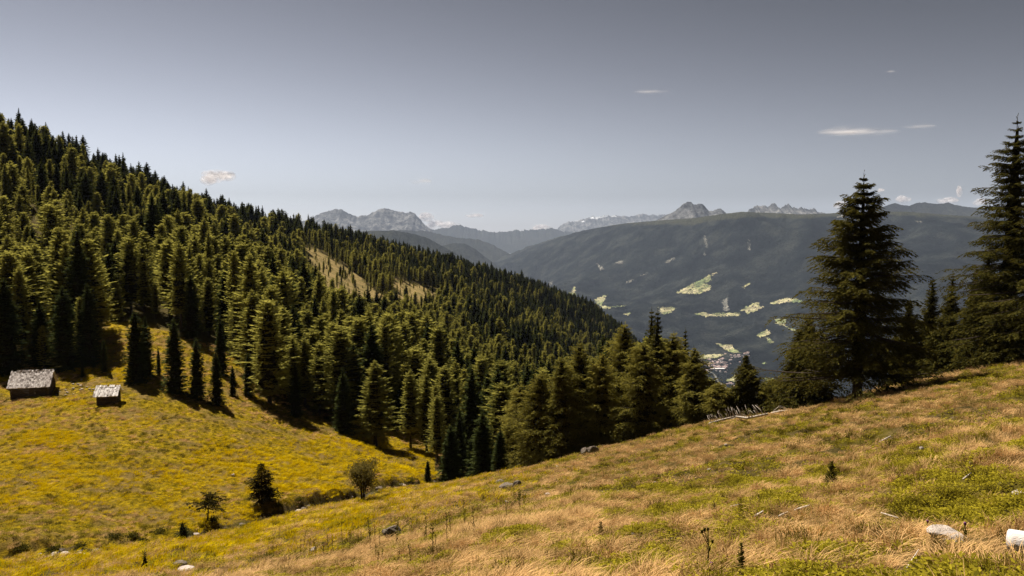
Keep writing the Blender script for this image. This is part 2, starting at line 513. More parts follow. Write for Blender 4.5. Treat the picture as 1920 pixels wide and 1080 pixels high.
# ------------------------------------------------------------------ far valley and the long ridge across it
FARP = [
    (2300, 800, 1400), (2300, 760, 3500), (2300, 700, 5000), (2300, 560, 6400), (2300, 412, 8800), (2300, 560, 12500),
    (1800, 800, 1400), (1800, 740, 3500), (1800, 690, 5100), (1800, 600, 6000), (1800, 500, 7000), (1800, 407, 8700), (1800, 560, 12500),
    (1600, 800, 1400), (1600, 740, 3600), (1600, 700, 5200), (1600, 600, 6300), (1600, 500, 7500), (1600, 397, 9200), (1600, 540, 13000),
    (1480, 401, 9300), (1480, 600, 6600), (1480, 680, 5600), (1700, 398, 9000),
    (1390, 800, 1400), (1390, 760, 3800), (1390, 715, 5300), (1390, 665, 5900), (1390, 600, 6900), (1390, 500, 8200), (1390, 398, 9600), (1390, 500, 13500),
    (1250, 780, 1400), (1250, 720, 4500), (1250, 650, 6400), (1250, 580, 7700), (1250, 500, 9300), (1250, 415, 11200), (1250, 500, 15000),
    (1180, 418, 12200), (1180, 520, 9600), (1180, 600, 7600),
    (1100, 700, 1400), (1100, 650, 5000), (1100, 600, 7500), (1100, 560, 9200), (1100, 500, 11500), (1100, 432, 13600), (1100, 500, 18000),
    (1000, 640, 1400), (1000, 600, 6000), (1000, 550, 10000), (1000, 520, 12500), (1000, 464, 15500), (1000, 490, 20000),
    (920, 600, 1400), (920, 560, 8000), (920, 520, 13500), (920, 499, 16500), (920, 505, 20000),
    (700, 600, 1400), (700, 560, 8000), (700, 520, 14000), (700, 500, 20000), (300, 600, 1400), (300, 560, 8000), (300, 510, 20000), (-500, 620, 1400), (-500, 520, 20000),
]
_p = np.array(FARP, float)
_x, _y, _z = at(_p[:, 0], _p[:, 1], _p[:, 2]); _r = np.hypot(_x, _y)
far_tps = TPS(np.c_[np.arctan2(_x, _y) * TH_SCALE, 1.6 * np.log(_r)], _z / _r, 1e-4)


CREST_A = np.array([(880, 520), (920, 499), (1000, 462), (1050, 445), (1100, 431), (1150, 422), (1180, 418), (1240, 413), (1300, 409), (1350, 402), (1390, 397), (1440, 399), (1500, 402), (1560, 400), (1600, 396), (1650, 397), (1700, 397), (1760, 402), (1840, 407), (1930, 409), (2300, 413)], float)
_corr = None


def far_ground(x, y):
    r = np.hypot(x, y)
    z = r * far_tps(np.c_[np.arctan2(x, y) * TH_SCALE, 1.6 * np.log(r)])
    k = np.clip((r - 4800) / 2500, 0, 1)
    wx = 500 * fbm(x / 2600, y / 2600, 2, 51)
    sp = ridged((x + wx) / 1500 + .25 * y / 1500, y / 4200, 4, 41) - .62
    z = z + k * (300 * sp + 34 * fbm(x / 260, y / 260, 3, 43)) * np.clip((20000 - r) / 6000, 0.25, 1)
    z = z + 6 * fbm(x / 130, y / 130, 2, 44) - np.where(r < 2500, 25, 0)
    if _corr is not None:
        z = z + r * np.interp(np.arctan2(x, y), _corr[0], _corr[1], 0, 0) * np.clip((r - 5200) / 2600, 0, 1)
    return z


def fix_crest():
    global _corr
    px = np.linspace(900, 2250, 300); py = np.interp(px, CREST_A[:, 0], CREST_A[:, 1])
    dx, dy, dz = ray(px, py); h = np.hypot(dx, dy)
    rs = np.exp(np.linspace(math.log(6000), math.log(20000), 260))
    X = (dx / h)[:, None] * rs; Y = (dy / h)[:, None] * rs
    Z = far_ground(X.ravel(), Y.ravel()).reshape(X.shape)
    d = dz / h - (Z / rs).max(1)
    w = np.minimum(np.clip((px - 900) / 60, 0, 1), 1)
    _corr = (np.arctan2(dx, dy), d * w)


fix_crest()


th = np.concatenate([np.linspace(-.9, -.1, 90, endpoint=False), np.linspace(-.1, .62, 760, endpoint=False), np.linspace(.62, .95, 40)])
lr = np.concatenate([np.linspace(math.log(1380), math.log(4500), 60, endpoint=False), np.linspace(math.log(4500), math.log(14500), 460, endpoint=False), np.linspace(math.log(14500), math.log(21000), 60)])
TT, LL = np.meshgrid(th, lr)
fx = (np.exp(LL) * np.sin(TT)).ravel(); fy = (np.exp(LL) * np.cos(TT)).ravel()
fz = far_ground(fx, fy)
nr, nc = TT.shape; idx = np.arange(nr * nc).reshape(nr, nc)
Q = np.stack([idx[:-1, :-1], idx[:-1, 1:], idx[1:, 1:], idx[1:, :-1]], -1).reshape(-1, 4)
fm = mesh_np('valley_terrain', np.c_[fx, fy, fz], Q, M['far_forest'], True)
# open alpine grass near the crest
fpx, fpy = project(fx, fy, fz)
crest_line = np.interp(fpx, [900, 1000, 1100, 1180, 1300, 1390, 1500, 1600, 1700, 1840, 2300], [498, 462, 430, 418, 412, 398, 402, 397, 398, 408, 412])
depth = np.interp(fpx, [900, 1080, 1150, 1300, 1390, 1700, 1840, 2000], [0, 0, 5, 11, 12, 10, 5, 5])
al = .9 * np.clip((crest_line + depth - 1 + 4 * fbm(fx / 300, fy / 300, 3, 61) - fpy) / 4, 0, 1) * (np.hypot(fx, fy) > 7500)
cl = np.clip((vnoise(fx / 130, fy / 90, 62) - .93) * 12, 0, 1) * .5
al = np.maximum(al, cl)
zc = np.repeat(al[:, None], 4, 1).astype(np.float32)
ca = fm.color_attributes.new('zone', 'FLOAT_COLOR', 'POINT'); ca.data.foreach_set('color', zc.ravel())
tag(link('valley_terrain', fm), 'deep valley with a long dark forested ridge across it', 'valley', kind='structure')


def far_at(px, py):
    """where the line of sight meets the far valley terrain (arrays)"""
    px = np.atleast_1d(np.asarray(px, float)); py = np.atleast_1d(np.asarray(py, float))
    dx, dy, dz = ray(px, py)
    h = np.hypot(dx, dy); el = dz / h; ux = dx / h; uy = dy / h
    rs = np.exp(np.linspace(math.log(4300), math.log(19000), 260))
    best = np.full(len(px), np.nan)
    for a, b in zip(rs[:-1], rs[1:]):
        todo = np.isnan(best)
        if not todo.any(): break
        z = far_ground(ux[todo] * b, uy[todo] * b)
        hit = z >= el[todo] * b
        k = np.where(todo)[0][hit]; best[k] = (a + b) / 2
    best = np.where(np.isnan(best), 9000, best)
    # refine
    lo = best * .985; hi = best * 1.015
    for _ in range(14):
        mid = (lo + hi) / 2
        up = far_ground(ux * mid, uy * mid) >= el * mid
        hi = np.where(up, mid, hi); lo = np.where(up, lo, mid)
    return np.c_[ux * hi, uy * hi, el * hi]


FIELDS = [
    [(1267, 550), (1284, 541), (1300, 532), (1318, 525), (1330, 517), (1345, 511), (1334, 520), (1333, 527), (1318, 533), (1334, 536), (1330, 545), (1312, 552), (1288, 553)],
    [(1234, 579), (1246, 577), (1268, 579), (1258, 587), (1244, 592)],
    [(1302, 590), (1320, 587), (1331, 591), (1346, 588), (1357, 589), (1388, 588), (1386, 594), (1372, 594), (1360, 595), (1340, 594), (1325, 596)],
    [(1388, 584), (1412, 570), (1422, 569), (1424, 576), (1433, 577), (1415, 586), (1402, 590), (1397, 585)],
    [(1441, 571), (1460, 564), (1475, 560), (1495, 562), (1512, 570), (1478, 568), (1455, 572)],
    [(1450, 600), (1475, 601), (1471, 613), (1455, 608)], [(1470, 612), (1490, 620), (1494, 624), (1478, 618)],
    [(1419, 630), (1440, 620), (1446, 628), (1425, 635)], [(1437, 635), (1443, 636), (1451, 646), (1440, 646)],
    [(1342, 646), (1358, 648), (1375, 650), (1358, 656)], [(1355, 656), (1374, 652), (1389, 664), (1370, 663)], [(1311, 669), (1330, 667), (1362, 666), (1345, 673), (1308, 677)],
    [(1114, 563), (1126, 558), (1139, 553), (1133, 565), (1128, 572), (1140, 577), (1176, 574), (1160, 577), (1132, 581), (1118, 571)],
    [(1065, 550), (1078, 548), (1081, 553), (1071, 557)], [(1095, 577), (1109, 577), (1107, 581)], [(1165, 591), (1181, 588), (1178, 593)],
    [(1390, 540), (1404, 532), (1406, 534), (1396, 542)], [(1426, 712), (1452, 711), (1446, 718)], [(1360, 716), (1378, 706), (1386, 720)], [(1428, 683), (1438, 682), (1432, 686)],
    [(1500, 640), (1512, 645), (1508, 650)], [(1075, 540), (1080, 538), (1079, 546), (1072, 549)],
]
SCREES = [[(1017, 541), (1028, 533), (1037, 527), (1036, 531), (1024, 541)], [(1150, 496), (1170, 488), (1164, 496)], [(1245, 494), (1263, 483), (1266, 487), (1252, 495)],
          [(1172, 533), (1190, 523), (1180, 532)], [(1201, 518), (1215, 511), (1208, 518)], [(1318, 443), (1323, 444), (1328, 465), (1324, 466)], [(1401, 450), (1404, 451), (1406, 470), (1403, 469)],
          [(1118, 494), (1134, 506), (1126, 508)], [(1030, 530), (1034, 529), (1030, 535)], [(1000, 534), (1018, 531), (1010, 537)], [(1354, 565), (1364, 560), (1366, 585), (1358, 586)],
          [(1566, 409), (1582, 404), (1582, 409)], [(1716, 415), (1728, 417), (1722, 419)], [(1318, 474), (1324, 476), (1322, 482)]]


def drape(poly, step, lift):
    P = np.array(poly, float)
    xs = np.arange(P[:, 0].min() - 2, P[:, 0].max() + 2 + step, step); ys = np.arange(P[:, 1].min() - 2, P[:, 1].max() + 2 + step * .5, step * .5)
    X, Y = np.meshgrid(xs, ys)
    cxs = (X[:-1, :-1] + X[1:, 1:]) / 2; cys = (Y[:-1, :-1] + Y[1:, 1:]) / 2
    ins = in_poly(cxs + 2.6 * vnoise(cxs / 2.6, cys / 1.6, 71), cys + 1.5 * vnoise(cxs / 2.6, cys / 1.6, 72), poly) & (vnoise(cxs / 2.2, cys / 1.2, 73) > -.62)
    if not ins.any(): return None
    pos = far_at(X.ravel(), Y.ravel())
    h = np.hypot(pos[:, 0], pos[:, 1])
    pos[:, 2] = far_ground(pos[:, 0], pos[:, 1]) + lift
    nn = X.shape[1]; i, j = np.where(ins)
    q = np.stack([i * nn + j, i * nn + j + 1, (i + 1) * nn + j + 1, (i + 1) * nn + j], -1)
    keep = np.array([np.ptp(h[k]) < 900 for k in q])
    q = q[keep]
    if not len(q): return None
    used, inv = np.unique(q, return_inverse=True)
    return pos[used], inv.reshape(q.shape)


for poly in FIELDS + SCREES:
    r_ = drape(poly, .9, 9)
    if r_ is None: continue
    sc = poly in SCREES
    tag(link('bare_strip' if sc else 'field', mesh_np('field', r_[0], r_[1], M['scree' if sc else 'field'], True)),
        'pale bare strip on the far forested slope' if sc else 'bright hay field cleared in the far forest', 'clearing' if sc else 'field', kind='structure')


# ------------------------------------------------------------------ mountain ranges behind: each a real ridge with its own distance
def ridge(name, label, prof, Dk, base, mat, front, back, rough, spur, seed, res=1.1, snow=None, jag=0.0):
    P = np.array(prof, float)
    pxs = np.arange(P[0, 0], P[-1, 0] + res, res)
    crest = np.interp(pxs, P[:, 0], P[:, 1])
    X, _, Z = at(pxs, crest, Dk)
    Z = Z + rough * fbm(X / (Dk * .006), X * 0, 4, seed) + jag * (ridged(X / (Dk * .0035), X * 0 + 3.3, 3, seed + 5) - .7)
    Hc = Z - base
    ts = np.concatenate([-np.linspace(1, 0, 70) ** 1.6, np.linspace(0, 1, 16)[1:] ** 1.3])
    XX, T = np.meshgrid(X, ts)
    HH = np.broadcast_to(Hc, XX.shape)
    run = np.where(T < 0, front, back) * max(Hc.max(), 50)
    off = T * run
    frac = np.abs(T)
    h = HH * (1 - frac ** .9) if True else HH
    wob = fbm(XX / (spur * 2.2), off / (spur * 2.2), 2, seed + 9)
    g = ridged(XX / spur + .8 * wob, off / (spur * 2.6), 5, seed + 2) - .66
    amp = np.minimum(frac * 3.0, 1) * (1 - frac) * HH * .42
    h = h + g * amp + .05 * HH * fbm(XX / (spur * .25), off / (spur * .3), 4, seed + 3) * np.minimum(frac * 4, 1)
    Vv = np.c_[XX.ravel(), (Dk + off).ravel(), (base + h).ravel()]
    nr, nc = XX.shape; idx = np.arange(nr * nc).reshape(nr, nc)
    q = np.stack([idx[:-1, :-1], idx[:-1, 1:], idx[1:, 1:], idx[1:, :-1]], -1).reshape(-1, 4)
    mm = mesh_np(name, Vv, q, mat, True)
    sn = np.zeros(len(Vv), np.float32)
    if snow is not None:
        pp, qq = project(Vv[:, 0], Vv[:, 1], Vv[:, 2])
        for poly in snow: sn = np.maximum(sn, in_poly(pp + 2 * vnoise(pp / 3, qq / 2, 5), qq + .8 * vnoise(pp / 2, qq, 6), poly))
    zc = np.repeat(sn[:, None], 4, 1).astype(np.float32)
    ca = mm.color_attributes.new('zone', 'FLOAT_COLOR', 'POINT'); ca.data.foreach_set('color', zc.ravel())
    return tag(link(name, mm), label, 'mountain' if 'mountain' in name else 'hill', kind='structure')


ridge('hills', 'dark rounded wooded hill behind the left forest flank', [(380, 470), (520, 452), (600, 440), (650, 437), (700, 433), (740, 432), (775, 438), (805, 448), (835, 464), (870, 484), (905, 506), (950, 530), (1000, 556)], 10500, -950, M['far_hill'], 3.2, 2.2, 10, 700, 101)
ridge('hills', 'small pointed wooded hill rising from the valley floor', [(740, 500), (790, 474), (830, 461), (850, 456), (872, 457), (890, 466), (915, 486), (940, 503), (980, 530)], 13500, -950, M['far_hill'], 2.6, 2, 8, 700, 111)
ridge('hills', 'grey middle hills under the rocky massif', [(620, 440), (760, 431), (800, 434), (830, 441), (870, 447), (900, 450), (930, 462), (960, 478), (1000, 500)], 18500, -900, M['far_hill'], 3.5, 2, 25, 1300, 121)
ridge('hills', 'grey wooded spur behind the long ridge', [(900, 500), (940, 482), (980, 466), (1020, 452), (1060, 441), (1100, 431), (1150, 424), (1200, 420), (1260, 425)], 17500, -900, M['far_hill'], 3.5, 2, 25, 1300, 131)
ridge('hills', 'faint low hills along the horizon', [(780, 436), (808, 431), (830, 427), (852, 423), (862, 422), (885, 429), (905, 433), (930, 434), (960, 433), (985, 430), (1003, 432), (1020, 427), (1035, 428), (1060, 433), (1100, 440)], 29000, -700, M['far_hill'], 3.0, 2, 60, 1700, 141, jag=90)
ridge('mountains', 'twin summit limestone massif with a steep right edge', [(480, 432), (540, 424), (560, 414), (572, 414), (580, 411), (596, 402), (612, 396), (626, 392.5), (640, 392.5), (650, 397), (660, 402), (668, 406), (674, 405), (682, 402.5), (690, 403), (700, 397), (710, 392.5), (722, 390), (732, 393), (745, 395.5), (758, 397.5), (765, 399), (770, 397), (775, 400), (779, 401), (782, 406), (788, 409), (792, 415), (800, 423), (808, 431), (830, 446)], 24500, -600, M['far_rock'], 2.0, 1.6, 22, 900, 151, jag=60)
ridge('mountains', 'pale high plateau mountains with a small snow field', [(1000, 452), (1030, 440), (1045, 430), (1055, 419), (1064, 415.5), (1080, 414), (1095, 410), (1108, 407), (1125, 405), (1140, 403.5), (1150, 404), (1165, 405.5), (1180, 405), (1195, 403), (1206, 399.5), (1214, 403), (1222, 401.5), (1235, 403), (1255, 402), (1300, 404), (1400, 414)], 35000, -500, M['far_rock'], 2.2, 1.6, 40, 1500, 161, snow=[[(1105, 409), (1112, 406), (1130, 404), (1141, 402), (1141, 405), (1130, 408), (1118, 411)], [(1090, 415), (1100, 412), (1096, 417)], [(1142, 404), (1152, 402), (1156, 406), (1146, 407)], [(1076, 413.5), (1086, 412), (1082, 416)]], jag=110)
ridge('mountains', 'bold grey rock peak standing above the long ridge', [(1200, 424), (1236, 411), (1252, 402), (1266, 396), (1272, 390), (1282, 382), (1290, 377.5), (1296, 378), (1300, 383), (1306, 384), (1312, 381.5), (1318, 382.5), (1324, 390), (1330, 396), (1336, 395.5), (1346, 391), (1352, 390.5), (1358, 396), (1363, 401), (1400, 416)], 15500, -300, M['far_rock'], 1.7, 1.5, 8, 420, 171, res=.7, jag=24)
ridge('mountains', 'row of jagged grey rock needles on the skyline', [(1360, 420), (1396, 399), (1403, 394), (1412, 388), (1420, 385.5), (1428, 386.5), (1434, 384.5), (1440, 387), (1447, 381.5), (1452, 380.5), (1458, 386), (1463, 391), (1468, 387), (1474, 383), (1478, 381.5), (1483, 386), (1490, 388), (1496, 392), (1502, 389), (1510, 390), (1518, 392), (1526, 390), (1535, 396), (1545, 400), (1600, 414)], 17500, -300, M['far_rock'], 1.8, 1.5, 10, 480, 181, res=.6, jag=70)
ridge('mountains', 'smooth dark mountain range behind the two tall spruces', [(1560, 412), (1620, 398), (1655, 388), (1670, 382.5), (1678, 380.5), (1690, 384), (1705, 386), (1718, 380), (1735, 379.5), (1755, 383), (1768, 381), (1778, 379.5), (1790, 384), (1806, 387), (1822, 389), (1840, 390), (1880, 392), (1940, 398), (2100, 410), (2300, 415)], 14500, -300, M['far_hill'], 1.8, 1.6, 8, 520, 191, jag=14)


# ------------------------------------------------------------------ trees
def norm(v):
    return v / np.maximum(np.linalg.norm(v, axis=-1, keepdims=True), 1e-9)


def quads_from(base, d, ln, wd, rng, flat=.6):
    """long diamond sprays: base point, direction, length, half width"""
    n = len(base)
    up = np.c_[rng.normal(0, flat, n), rng.normal(0, flat, n), np.ones(n)]
    s = norm(np.cross(d, up)) * wd[:, None]
    mid = base + d * (ln * .5)[:, None]
    v = np.stack([base, mid + s, base + d * ln[:, None], mid - s], 1).reshape(-1, 3)
    return v, np.arange(n * 4).reshape(n, 4)


def branches(rng, H, Rmax, zb, nlev, nbr, prof, p_top, p_bot, jit=.22, gap=.06, vj=.3):
    k = np.repeat(np.arange(nlev), nbr)
    t = 1 - (k + rng.uniform(-vj, vj, len(k))) / nlev            # 1 at the bottom, 0 at the top
    t = np.clip(t, .012, 1)
    z = H - t * (H - zb)
    az = (k * 2.4 + np.tile(np.arange(nbr), nlev) * 2 * np.pi / nbr + rng.uniform(-.45, .45, len(k)))
    tier = 1 + .16 * rng.normal(0, 1, nlev)[k]
    side = 1 + .14 * np.sin(az - rng.uniform(0, 6.28)) + .08 * np.sin(3 * az + z)
    L = Rmax * prof(t) * (1 + rng.uniform(-jit, jit, len(k))) * tier * side + .04
    keep = rng.uniform(0, 1, len(k)) > gap
    pitch = p_top + (p_bot - p_top) * np.clip(t * 1.25, 0, 1) + rng.normal(0, .08, len(k))
    return z[keep], az[keep], L[keep], np.tan(pitch[keep]), t[keep]


def simple_crown(seed, H, Rmax, zb, nlev, nbr, nsp, sl, sw, prof, p_top, p_bot, curl, hang, ang=.95, jit=.22, gap=.06, flat=.6, s0=.12):
    rng = np.random.default_rng(seed)
    z, az, L, tp, t = branches(rng, H, Rmax, zb, nlev, nbr, prof, p_top, p_bot, jit, gap)
    nB = len(z)
    s = (np.arange(nsp) + rng.uniform(.1, .9, (nB, nsp))) / nsp
    s = s0 + (1 - s0) * s
    sd = np.where((np.arange(nsp) % 2 == 0), 1, -1)[None, :] * np.ones((nB, 1)); sd[:, -1] = 0
    s[:, -1] = .93
    a = az[:, None] + sd * ang * (1.1 - .5 * s) + rng.normal(0, .2, s.shape)
    rad = s * L[:, None]
    zz = z[:, None] + rad * tp[:, None] + curl * s * s * L[:, None]
    base = np.stack([rad * np.cos(az)[:, None], rad * np.sin(az)[:, None], zz], -1)
    dz = tp[:, None] * .7 + 2 * curl * s - hang * rng.uniform(.3, 1.4, s.shape)
    d = norm(np.stack([np.cos(a), np.sin(a), dz], -1))
    ln = sl * rng.uniform(.65, 1.35, s.shape) * np.clip(L[:, None] / (.40 * Rmax), .22, 1.0) * (1.12 - .3 * s)
    wd = ln * sw * rng.uniform(.7, 1.3, s.shape)
    v, q = quads_from(base.reshape(-1, 3), d.reshape(-1, 3), ln.ravel(), wd.ravel(), rng, flat)
    # leader shoot
    lv, lq = quads_from(np.array([[0, 0, H - .7], [0, 0, H - .5]]), norm(np.array([[.03, 0, 1.], [0, .05, 1.]])), np.array([.8, .6]) * H / 15, np.array([.06, .06]), rng, .3)
    return np.vstack([v, lv]), np.vstack([q, lq + len(v)])


def fine_crown(seed, H, Rmax, zb, nlev, nbr, ntw, nsp, prof, p_top, p_bot, curl, hang, tl=.30, sl=.34, sw=.17, gap=.05, jit=.25, droop=.35):
    """two orders of twigs, for the trees that stand close; also returns the bare limbs"""
    rng = np.random.default_rng(seed)
    z, az, L, tp, t = branches(rng, H, Rmax, zb, nlev, nbr, prof, p_top, p_bot, jit, gap, .12)
    nB = len(z)
    s = .16 + .84 * (np.arange(ntw) + rng.uniform(.1, .9, (nB, ntw))) / ntw
    sd = np.where((np.arange(ntw) % 2 == 0), 1, -1)[None, :] * np.ones((nB, 1)); sd[:, -1] = 0
    a = az[:, None] + sd * (1.0 - .45 * s) + rng.normal(0, .18, s.shape)
    rad = s * L[:, None]
    zz = z[:, None] + rad * tp[:, None] + curl * s * s * L[:, None]
    base = np.stack([rad * np.cos(az)[:, None], rad * np.sin(az)[:, None], zz], -1).reshape(-1, 3)
    dz = tp[:, None] * .6 + 2 * curl * s - hang * rng.uniform(.2, 1.5, s.shape)
    d = norm(np.stack([np.cos(a), np.sin(a), dz], -1)).reshape(-1, 3)
    ln = (tl * L[:, None] * (1.12 - .55 * s) * rng.uniform(.7, 1.3, s.shape) + np.clip(.18 * L[:, None], .03, .2)).ravel()
    # second order
    nT = len(base)
    u = (np.arange(nsp) + rng.uniform(.05, .95, (nT, nsp))) / nsp
    s2 = np.where((np.arange(nsp) % 2 == 0), 1, -1)[None, :] * np.ones((nT, 1)); s2[:, -1] = 0
    droop = (-droop * u * u * ln[:, None] * (1 + hang))
    b2 = base[:, None, :] + d[:, None, :] * (u * ln[:, None])[..., None]; b2[..., 2] += droop
    a2 = np.arctan2(d[:, 1], d[:, 0])[:, None] + s2 * .8 + rng.normal(0, .25, u.shape)
    dz2 = d[:, 2][:, None] - .30 * hang - .7 * u * hang * rng.uniform(0, 1.6, u.shape) + rng.normal(0, .12, u.shape)
    d2 = norm(np.stack([np.cos(a2), np.sin(a2), dz2], -1)).reshape(-1, 3)
    l2 = (sl * rng.uniform(.55, 1.35, u.shape)).ravel() * np.repeat(np.clip(ln / .5, .35, 1.15), nsp)
    v, q = quads_from(b2.reshape(-1, 3), d2, l2, l2 * sw * rng.uniform(.7, 1.3, len(l2)), rng, .55)
    lead = np.array([[0, 0, H - .9 + .13 * i] for i in range(8)])
    aa = rng.uniform(0, 6.28, 8)
    ld = norm(np.c_[np.cos(aa) * .55, np.sin(aa) * .55, np.ones(8)]); ld[0] = (0, 0, 1)
    lv, lq = quads_from(lead, ld, np.r_[1.0, np.full(7, .3)], np.r_[.03, np.full(7, .03)], rng, .3)
    limbs = (z, az, L, tp, curl)
    return np.vstack([v, lv]), np.vstack([q, lq + len(v)]), limbs


def trunk_np(H, r0, n=7, segs=8, seed=0, flare=1.5, limbs=None, limb_share=1.0, frac=.97):
    rng = np.random.default_rng(seed)
    zs = np.linspace(-.6, H * frac, segs + 1)
    rr = r0 * np.clip(1 - zs / (H * 1.02), .02, 1) ** .85; rr[0] *= flare; rr[1:2] *= 1.0
    ox = np.cumsum(rng.normal(0, .02, segs + 1)) * H / 15; oy = np.cumsum(rng.normal(0, .02, segs + 1)) * H / 15
    ox -= ox[0]; oy -= oy[0]; ox *= np.clip(1 - zs / H, 0, 1); oy *= np.clip(1 - zs / H, 0, 1)
    an = np.arange(n) * 2 * np.pi / n
    V = np.stack([ox[:, None] + rr[:, None] * np.cos(an), oy[:, None] + rr[:, None] * np.sin(an), np.repeat(zs[:, None], n, 1)], -1).reshape(-1, 3)
    i = np.arange(segs)[:, None] * n; k = np.arange(n)[None]
    Qd = np.stack([i + k, i + (k + 1) % n, i + n + (k + 1) % n, i + n + k], -1).reshape(-1, 4)
    if limbs is not None:
        z, az, L, tp, curl = limbs
        sel = rng.uniform(0, 1, len(z)) < limb_share
        vs = [V]; qs = [Qd]; b = len(V)
        for zi, ai, Li, ti in zip(z[sel], az[sel], L[sel], tp[sel]):
            sg = np.array([0, .3, .6, .9]); rad = sg * Li
            c = np.stack([rad * np.cos(ai), rad * np.sin(ai), zi + rad * ti + curl * sg * sg * Li], -1)
            w = (.012 + .011 * Li) * (1 - .85 * sg)
            side = np.array([-np.sin(ai), np.cos(ai), 0])
            ring = np.stack([c + side * w[:, None], c + np.array([0, 0, 1]) * w[:, None], c - side * w[:, None], c - np.array([0, 0, 1]) * w[:, None]], 1)
            vs.append(ring.reshape(-1, 3))
            for j in range(3):
                for kk in range(4):
                    qs.append(np.array([[b + j * 4 + kk, b + j * 4 + (kk + 1) % 4, b + j * 4 + 4 + (kk + 1) % 4, b + j * 4 + 4 + kk]]))
            b += 16
        V = np.vstack(vs); Qd = np.vstack(qs)
    return V, Qd


m, nt, out = new_mat('sunblock_twig_core'); p = geo_pos(nt)  # twig-brown skin of a solid core added to stop sun passing through crowns
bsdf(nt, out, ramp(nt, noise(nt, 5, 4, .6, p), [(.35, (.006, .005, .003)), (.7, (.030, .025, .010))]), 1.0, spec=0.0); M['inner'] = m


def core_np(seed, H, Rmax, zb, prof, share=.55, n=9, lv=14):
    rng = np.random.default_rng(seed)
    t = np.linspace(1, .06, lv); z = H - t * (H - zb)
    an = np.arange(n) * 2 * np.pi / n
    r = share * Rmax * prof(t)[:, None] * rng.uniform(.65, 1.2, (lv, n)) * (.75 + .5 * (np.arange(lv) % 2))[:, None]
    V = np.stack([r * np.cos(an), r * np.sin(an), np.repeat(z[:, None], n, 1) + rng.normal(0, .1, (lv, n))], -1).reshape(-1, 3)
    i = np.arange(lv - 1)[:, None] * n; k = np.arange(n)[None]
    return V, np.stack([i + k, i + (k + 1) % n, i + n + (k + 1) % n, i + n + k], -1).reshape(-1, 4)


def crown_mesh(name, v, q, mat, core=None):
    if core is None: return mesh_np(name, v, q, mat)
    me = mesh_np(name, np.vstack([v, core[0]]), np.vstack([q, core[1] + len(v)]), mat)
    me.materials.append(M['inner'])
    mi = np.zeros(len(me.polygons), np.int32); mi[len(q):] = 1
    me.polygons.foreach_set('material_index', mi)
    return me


sp_prof = lambda t: t ** .92 * (1.0 - .06 * t)
sp_slim = lambda t: t ** .82 * (1.0 - .18 * t)
la_prof = lambda t: np.clip(1.20 * t ** .80 * (1 - .24 * t ** 2), 0, 1.1)
la_round = lambda t: np.clip(1.30 * t ** .64 * (1 - .38 * t ** 2), 0, 1.1)

H0 = 15.0
SPRUCE, LARCH, SPRUCE_FAR, LARCH_FAR = [], [], [], []     # (crown mesh, trunk mesh)
for k in range(7):
    rr = random.uniform(1.9, 2.5)
    v, q = simple_crown(200 + k, H0, rr, .35 + .5 * (k % 3), 44, 7, 14, .70, .19, sp_prof if k % 2 else sp_slim, .55, -.30, .16, .34, gap=.05)
    tv, tq = trunk_np(H0, .21, 6, 6, k)
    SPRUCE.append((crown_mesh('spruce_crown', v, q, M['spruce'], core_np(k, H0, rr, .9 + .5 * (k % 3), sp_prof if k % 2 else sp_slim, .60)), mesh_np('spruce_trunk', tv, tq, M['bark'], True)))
for k in range(7):
    rr = random.uniform(2.0, 2.7)
    v, q = simple_crown(300 + k, H0, rr, 1.6 + .8 * (k % 3), 44, 7, 16, .58, .17, la_prof if k % 2 else la_round, .50, -.10, .10, .12, ang=1.1, jit=.32, gap=.12, flat=.9)
    tv, tq = trunk_np(H0, .20, 6, 6, 20 + k)
    LARCH.append((crown_mesh('larch_crown', v, q, M['larch'], core_np(k, H0, rr, 2.2 + .8 * (k % 3), la_prof if k % 2 else la_round, .45)), mesh_np('larch_trunk', tv, tq, M['bark'], True)))


def far_proto(name, cv, cq, cm, H, seed, core):
    tv, tq = trunk_np(H, .22, 4, 2, seed)
    n1 = len(cv); n2 = n1 + len(tv)
    me = mesh_np(name, np.vstack([cv, tv, core[0]]), np.vstack([cq, tq + n1, core[1] + n2]), cm)
    me.materials.append(M['bark']); me.materials.append(M['inner'])
    mi = np.zeros(len(me.polygons), np.int32); mi[len(cq):] = 1; mi[len(cq) + len(tq):] = 2
    me.polygons.foreach_set('material_index', mi)
    return D.objects.new(name, me)


for k in range(5):
    rr = random.uniform(1.9, 2.5)
    v, q = simple_crown(400 + k, H0, rr, 1.0, 34, 7, 8, .90, .24, sp_prof if k % 2 else sp_slim, .5, -.3, .15, .35, gap=.05)
    SPRUCE_FAR.append(far_proto('spruce_mass', v, q, M['spruce'], H0, k, core_np(k, H0, rr, 1.2, sp_prof if k % 2 else sp_slim, .60, 7, 10)))
for k in range(5):
    rr = random.uniform(2.0, 2.6)
    v, q = simple_crown(500 + k, H0, rr, 1.8, 34, 7, 10, .75, .21, la_prof if k % 2 else la_round, .5, -.1, .1, .15, ang=1.1, jit=.3, gap=.1, flat=.9)
    LARCH_FAR.append(far_proto('larch_mass', v, q, M['larch'], H0, k, core_np(k, H0, rr, 2.4, la_prof if k % 2 else la_round, .48, 7, 10)))

used_first = set()


def plant_tree(kind, meshes, x, y, H, wide, label, group=None, rot=None, z=None, H_mesh=H0):
    z = g1(x, y) if z is None else z
    s = H / H_mesh
    t = thing(kind, (x, y, z - .05), label, 'tree', group, random.uniform(0, 6.28) if rot is None else rot, (s * wide, s * wide, s))
    link('trunk', meshes[1], t); link('crown', meshes[0], t)
    return t


